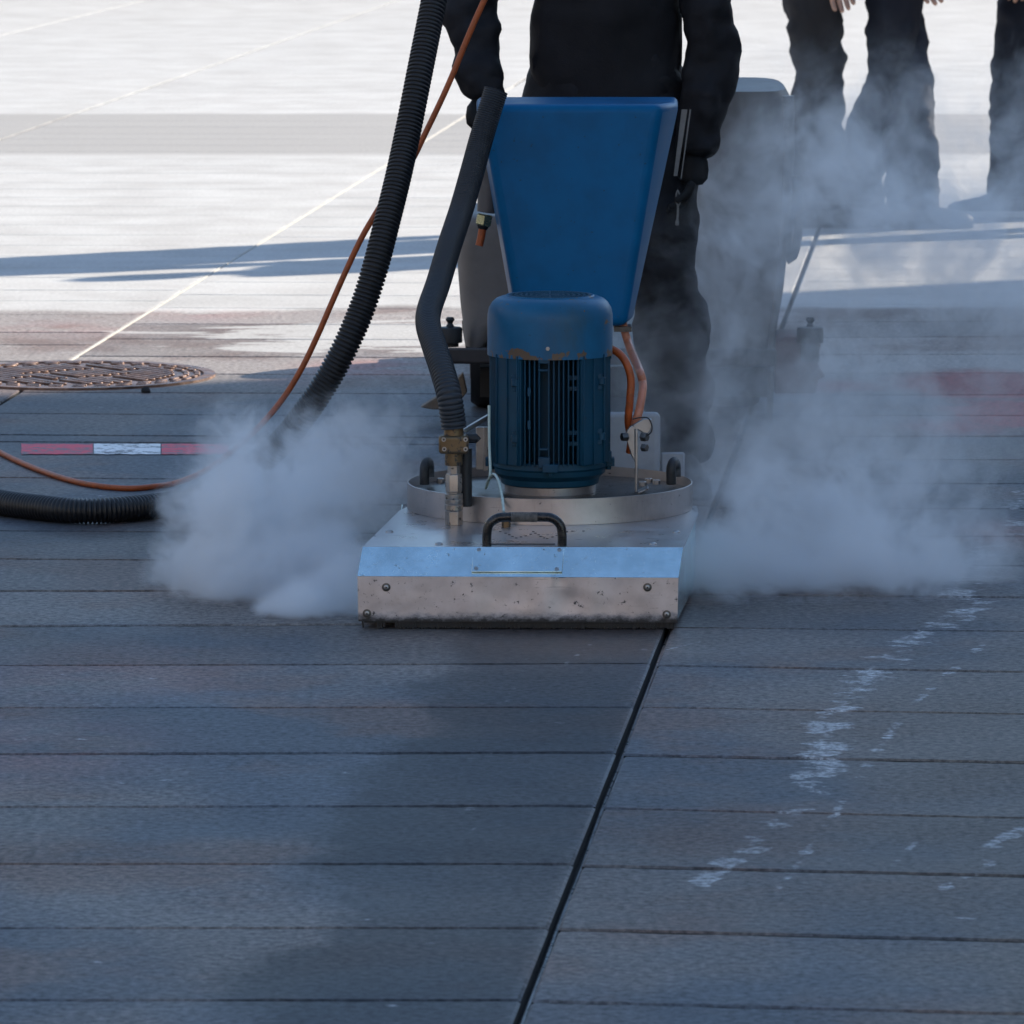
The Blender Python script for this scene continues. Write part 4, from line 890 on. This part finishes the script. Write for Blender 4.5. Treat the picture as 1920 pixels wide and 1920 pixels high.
# pedestrians beyond
pa = hit(1527, 424); person('pedestrian in dark trousers walking right, just right of the grey shell', (pa.x - .02, pa.y), rad(2), ((.05, -.06, 0), (-.02, .13, .1)), (C_GREY, C_COAT, C_SHOE, C_SOLE), ht=1.74, flare=1.05)
pb = hit(1668, 425); person('pedestrian in wide dark jeans standing in the middle of the three beyond', (pb.x, pb.y), rad(8), ((.07, -.08, 0), (-.075, .12, -.1)), (C_NAVY, C_BLK, C_SHOE, C_SOLE), ht=1.80, flare=1.18)
pc = hit(1925, 404); person('pedestrian in grey trainers with pale soles at the right edge', (pc.x, pc.y), rad(184), ((.09, .08, 0), (-.12, -.1, 0)), (C_NAVY, C_GREY, C_GSHOE, C_WSOLE), ht=1.78, flare=.98)

pd = (2.22, 19.88); person('unseen pedestrian in black trousers added beyond the right edge to cast shade', pd, rad(170), ((.06, -.12, 0), (-.08, .1, 0)), (C_BLK, C_COAT, C_SHOE, C_SOLE), ht=1.78)  # this walker and the next are out of view, added for their shadows
pe = (2.62, 20.75); person('unseen pedestrian in a dark coat added farthest right to cast shade', pe, rad(200), ((.05, -.11, 0), (-.03, .12, 0)), (C_GREY, C_BLK, C_SHOE, C_SOLE), ht=1.72)

# ------------------------------------------------------------------ steam
def steam(name, label, lo, hi, blobs, dens, nscale, gain, seed, step, warp=.05):
    q = MB(); q.box(((lo[0] + hi[0]) / 2, (lo[1] + hi[1]) / 2, (lo[2] + hi[2]) / 2), (hi[0] - lo[0], hi[1] - lo[1], hi[2] - lo[2]))
    t = NT(name + '_volume'); t.n.remove(t.b)
    co = t.coord()
    wn_ = t.noise(nscale * .8, 3, .5, vec=t.vmath('ADD', co, (seed, seed * 2, 0)), col=True)
    wc = t.vmath('ADD', co, t.vmath('MULTIPLY', t.vmath('SUBTRACT', wn_, (.5, .5, .5)), (warp * 2, warp * 2, warp * 2)))
    blob = None
    for (c, r, k) in blobs:
        d = t.vmath('LENGTH', t.vmath('DIVIDE', t.vmath('SUBTRACT', wc, tuple(c)), tuple(r)))
        f = t.math('MULTIPLY', t.math('SUBTRACT', 1.0, d, clamp=True), k); blob = f if blob is None else t.math('SMOOTH_MAX', blob, f, .12)
    blob = t.math('MULTIPLY', t.math('SUBTRACT', blob, .13, clamp=True), 1.18)
    n = t.noise(nscale, 6, .60, vec=t.vmath('ADD', wc, (seed * 3, seed, seed)), dist=.9)
    n2 = t.noise(nscale * 3.0, 5, .62, vec=t.vmath('ADD', wc, (seed, seed, seed * 5)), dist=.5)
    nn = t.math('MULTIPLY_ADD', n2, .38, t.math('MULTIPLY', n, .62))
    core = t.math('POWER', t.math('MINIMUM', blob, 1.0), 1.65)
    lo_ = t.math('SUBTRACT', .50, t.math('MULTIPLY', core, .30 / max(gain, .1)))
    wisp = t.ss(nn, lo_, t.math('ADD', lo_, .13))
    e = t.math('MULTIPLY', core, t.math('MULTIPLY_ADD', wisp, 1.3, .03))
    v = t.new('ShaderNodeVolumePrincipled'); v.inputs['Color'].default_value = (.97, .98, .99, 1); v.inputs['Anisotropy'].default_value = .45
    t.put(v.inputs['Density'], t.math('MULTIPLY', e, dens)); t.t.links.new(v.outputs[0], t.o.inputs['Volume'])
    t.m.cycles.volume_step_rate = step * 2.2
    o = q.build(name, t.m, smooth=0); o['kind'] = 'stuff'; o['label'] = label; o['category'] = 'steam'; return o
def bl_(px, py, Y, rx, ry, rz, k=1.0): p = at(px, py, Y); return ((p.x, p.y, p.z), (rx * 1.14, ry * 1.1, rz * 1.16), k)
yL = 10.72
steam('steam_cloud', 'dense white steam puff spreading left of the cleaning head', (-.95, 10.12, .004), (-.06, 11.40, .62),
      [bl_(430, 1085, yL, .18, .26, .16, 1.1), bl_(540, 1080, yL, .24, .28, .17, 1.1), bl_(640, 1105, yL - .12, .17, .24, .12, .95), bl_(590, 1155, yL - .30, .16, .20, .075, 1.1), bl_(440, 960, yL + .05, .17, .26, .18, .95), bl_(560, 940, yL + .1, .25, .30, .19, .78), bl_(450, 835, yL + .1, .14, .24, .12, .66), bl_(690, 860, yL + .22, .20, .26, .19, .62), bl_(590, 830, yL + .2, .16, .24, .14, .55)],
      72.0, 9.0, 1.0, 3.1, .32, .065)
yR = 10.75
steam('steam_cloud', 'wide pale steam bank drifting right of the cleaning head', (.22, 10.16, .004), (1.35, 11.68, .66),
      [bl_(1370, 1070, yR, .19, .36, .20, 1.05), bl_(1480, 1085, yR, .26, .36, .19, 1.0), bl_(1620, 1065, yR, .28, .38, .22, .95), bl_(1750, 1050, yR + .1, .24, .38, .18, .85), bl_(1380, 930, yR, .16, .30, .22, .72), bl_(1540, 930, yR + .2, .32, .38, .24, .76), bl_(1700, 900, yR + .3, .28, .38, .20, .66), bl_(1340, 770, yR + .5, .13, .24, .22, .5)],
      25.0, 7.2, 1.7, 7.7, .32, .08)
steam('steam_cloud', 'thin rising steam veil drifting in front of the people beyond', (.10, 11.72, .01), (2.3, 13.3, 1.4),
      [bl_(1300, 700, 12.2, .34, .5, .46, .82), bl_(1400, 520, 12.4, .42, .5, .54, .74), bl_(1500, 380, 12.6, .45, .5, .50, .78), bl_(1640, 390, 12.6, .52, .5, .44, .95), bl_(1850, 420, 12.6, .60, .5, .48, .95), bl_(1900, 560, 12.6, .5, .5, .40, .6), bl_(1600, 700, 12.5, .55, .5, .44, .8), bl_(1760, 800, 12.4, .5, .5, .38, .66), bl_(1880, 640, 12.5, .45, .5, .4, .6), bl_(1460, 820, 12.3, .5, .5, .34, .8), bl_(1290, 880, 12.1, .3, .4, .34, .8)],
      8.2, 4.8, 2.3, 12.3, .36, .14)
for o_ in list(bpy.data.objects):
    if '_o' in o_: del o_['_o']
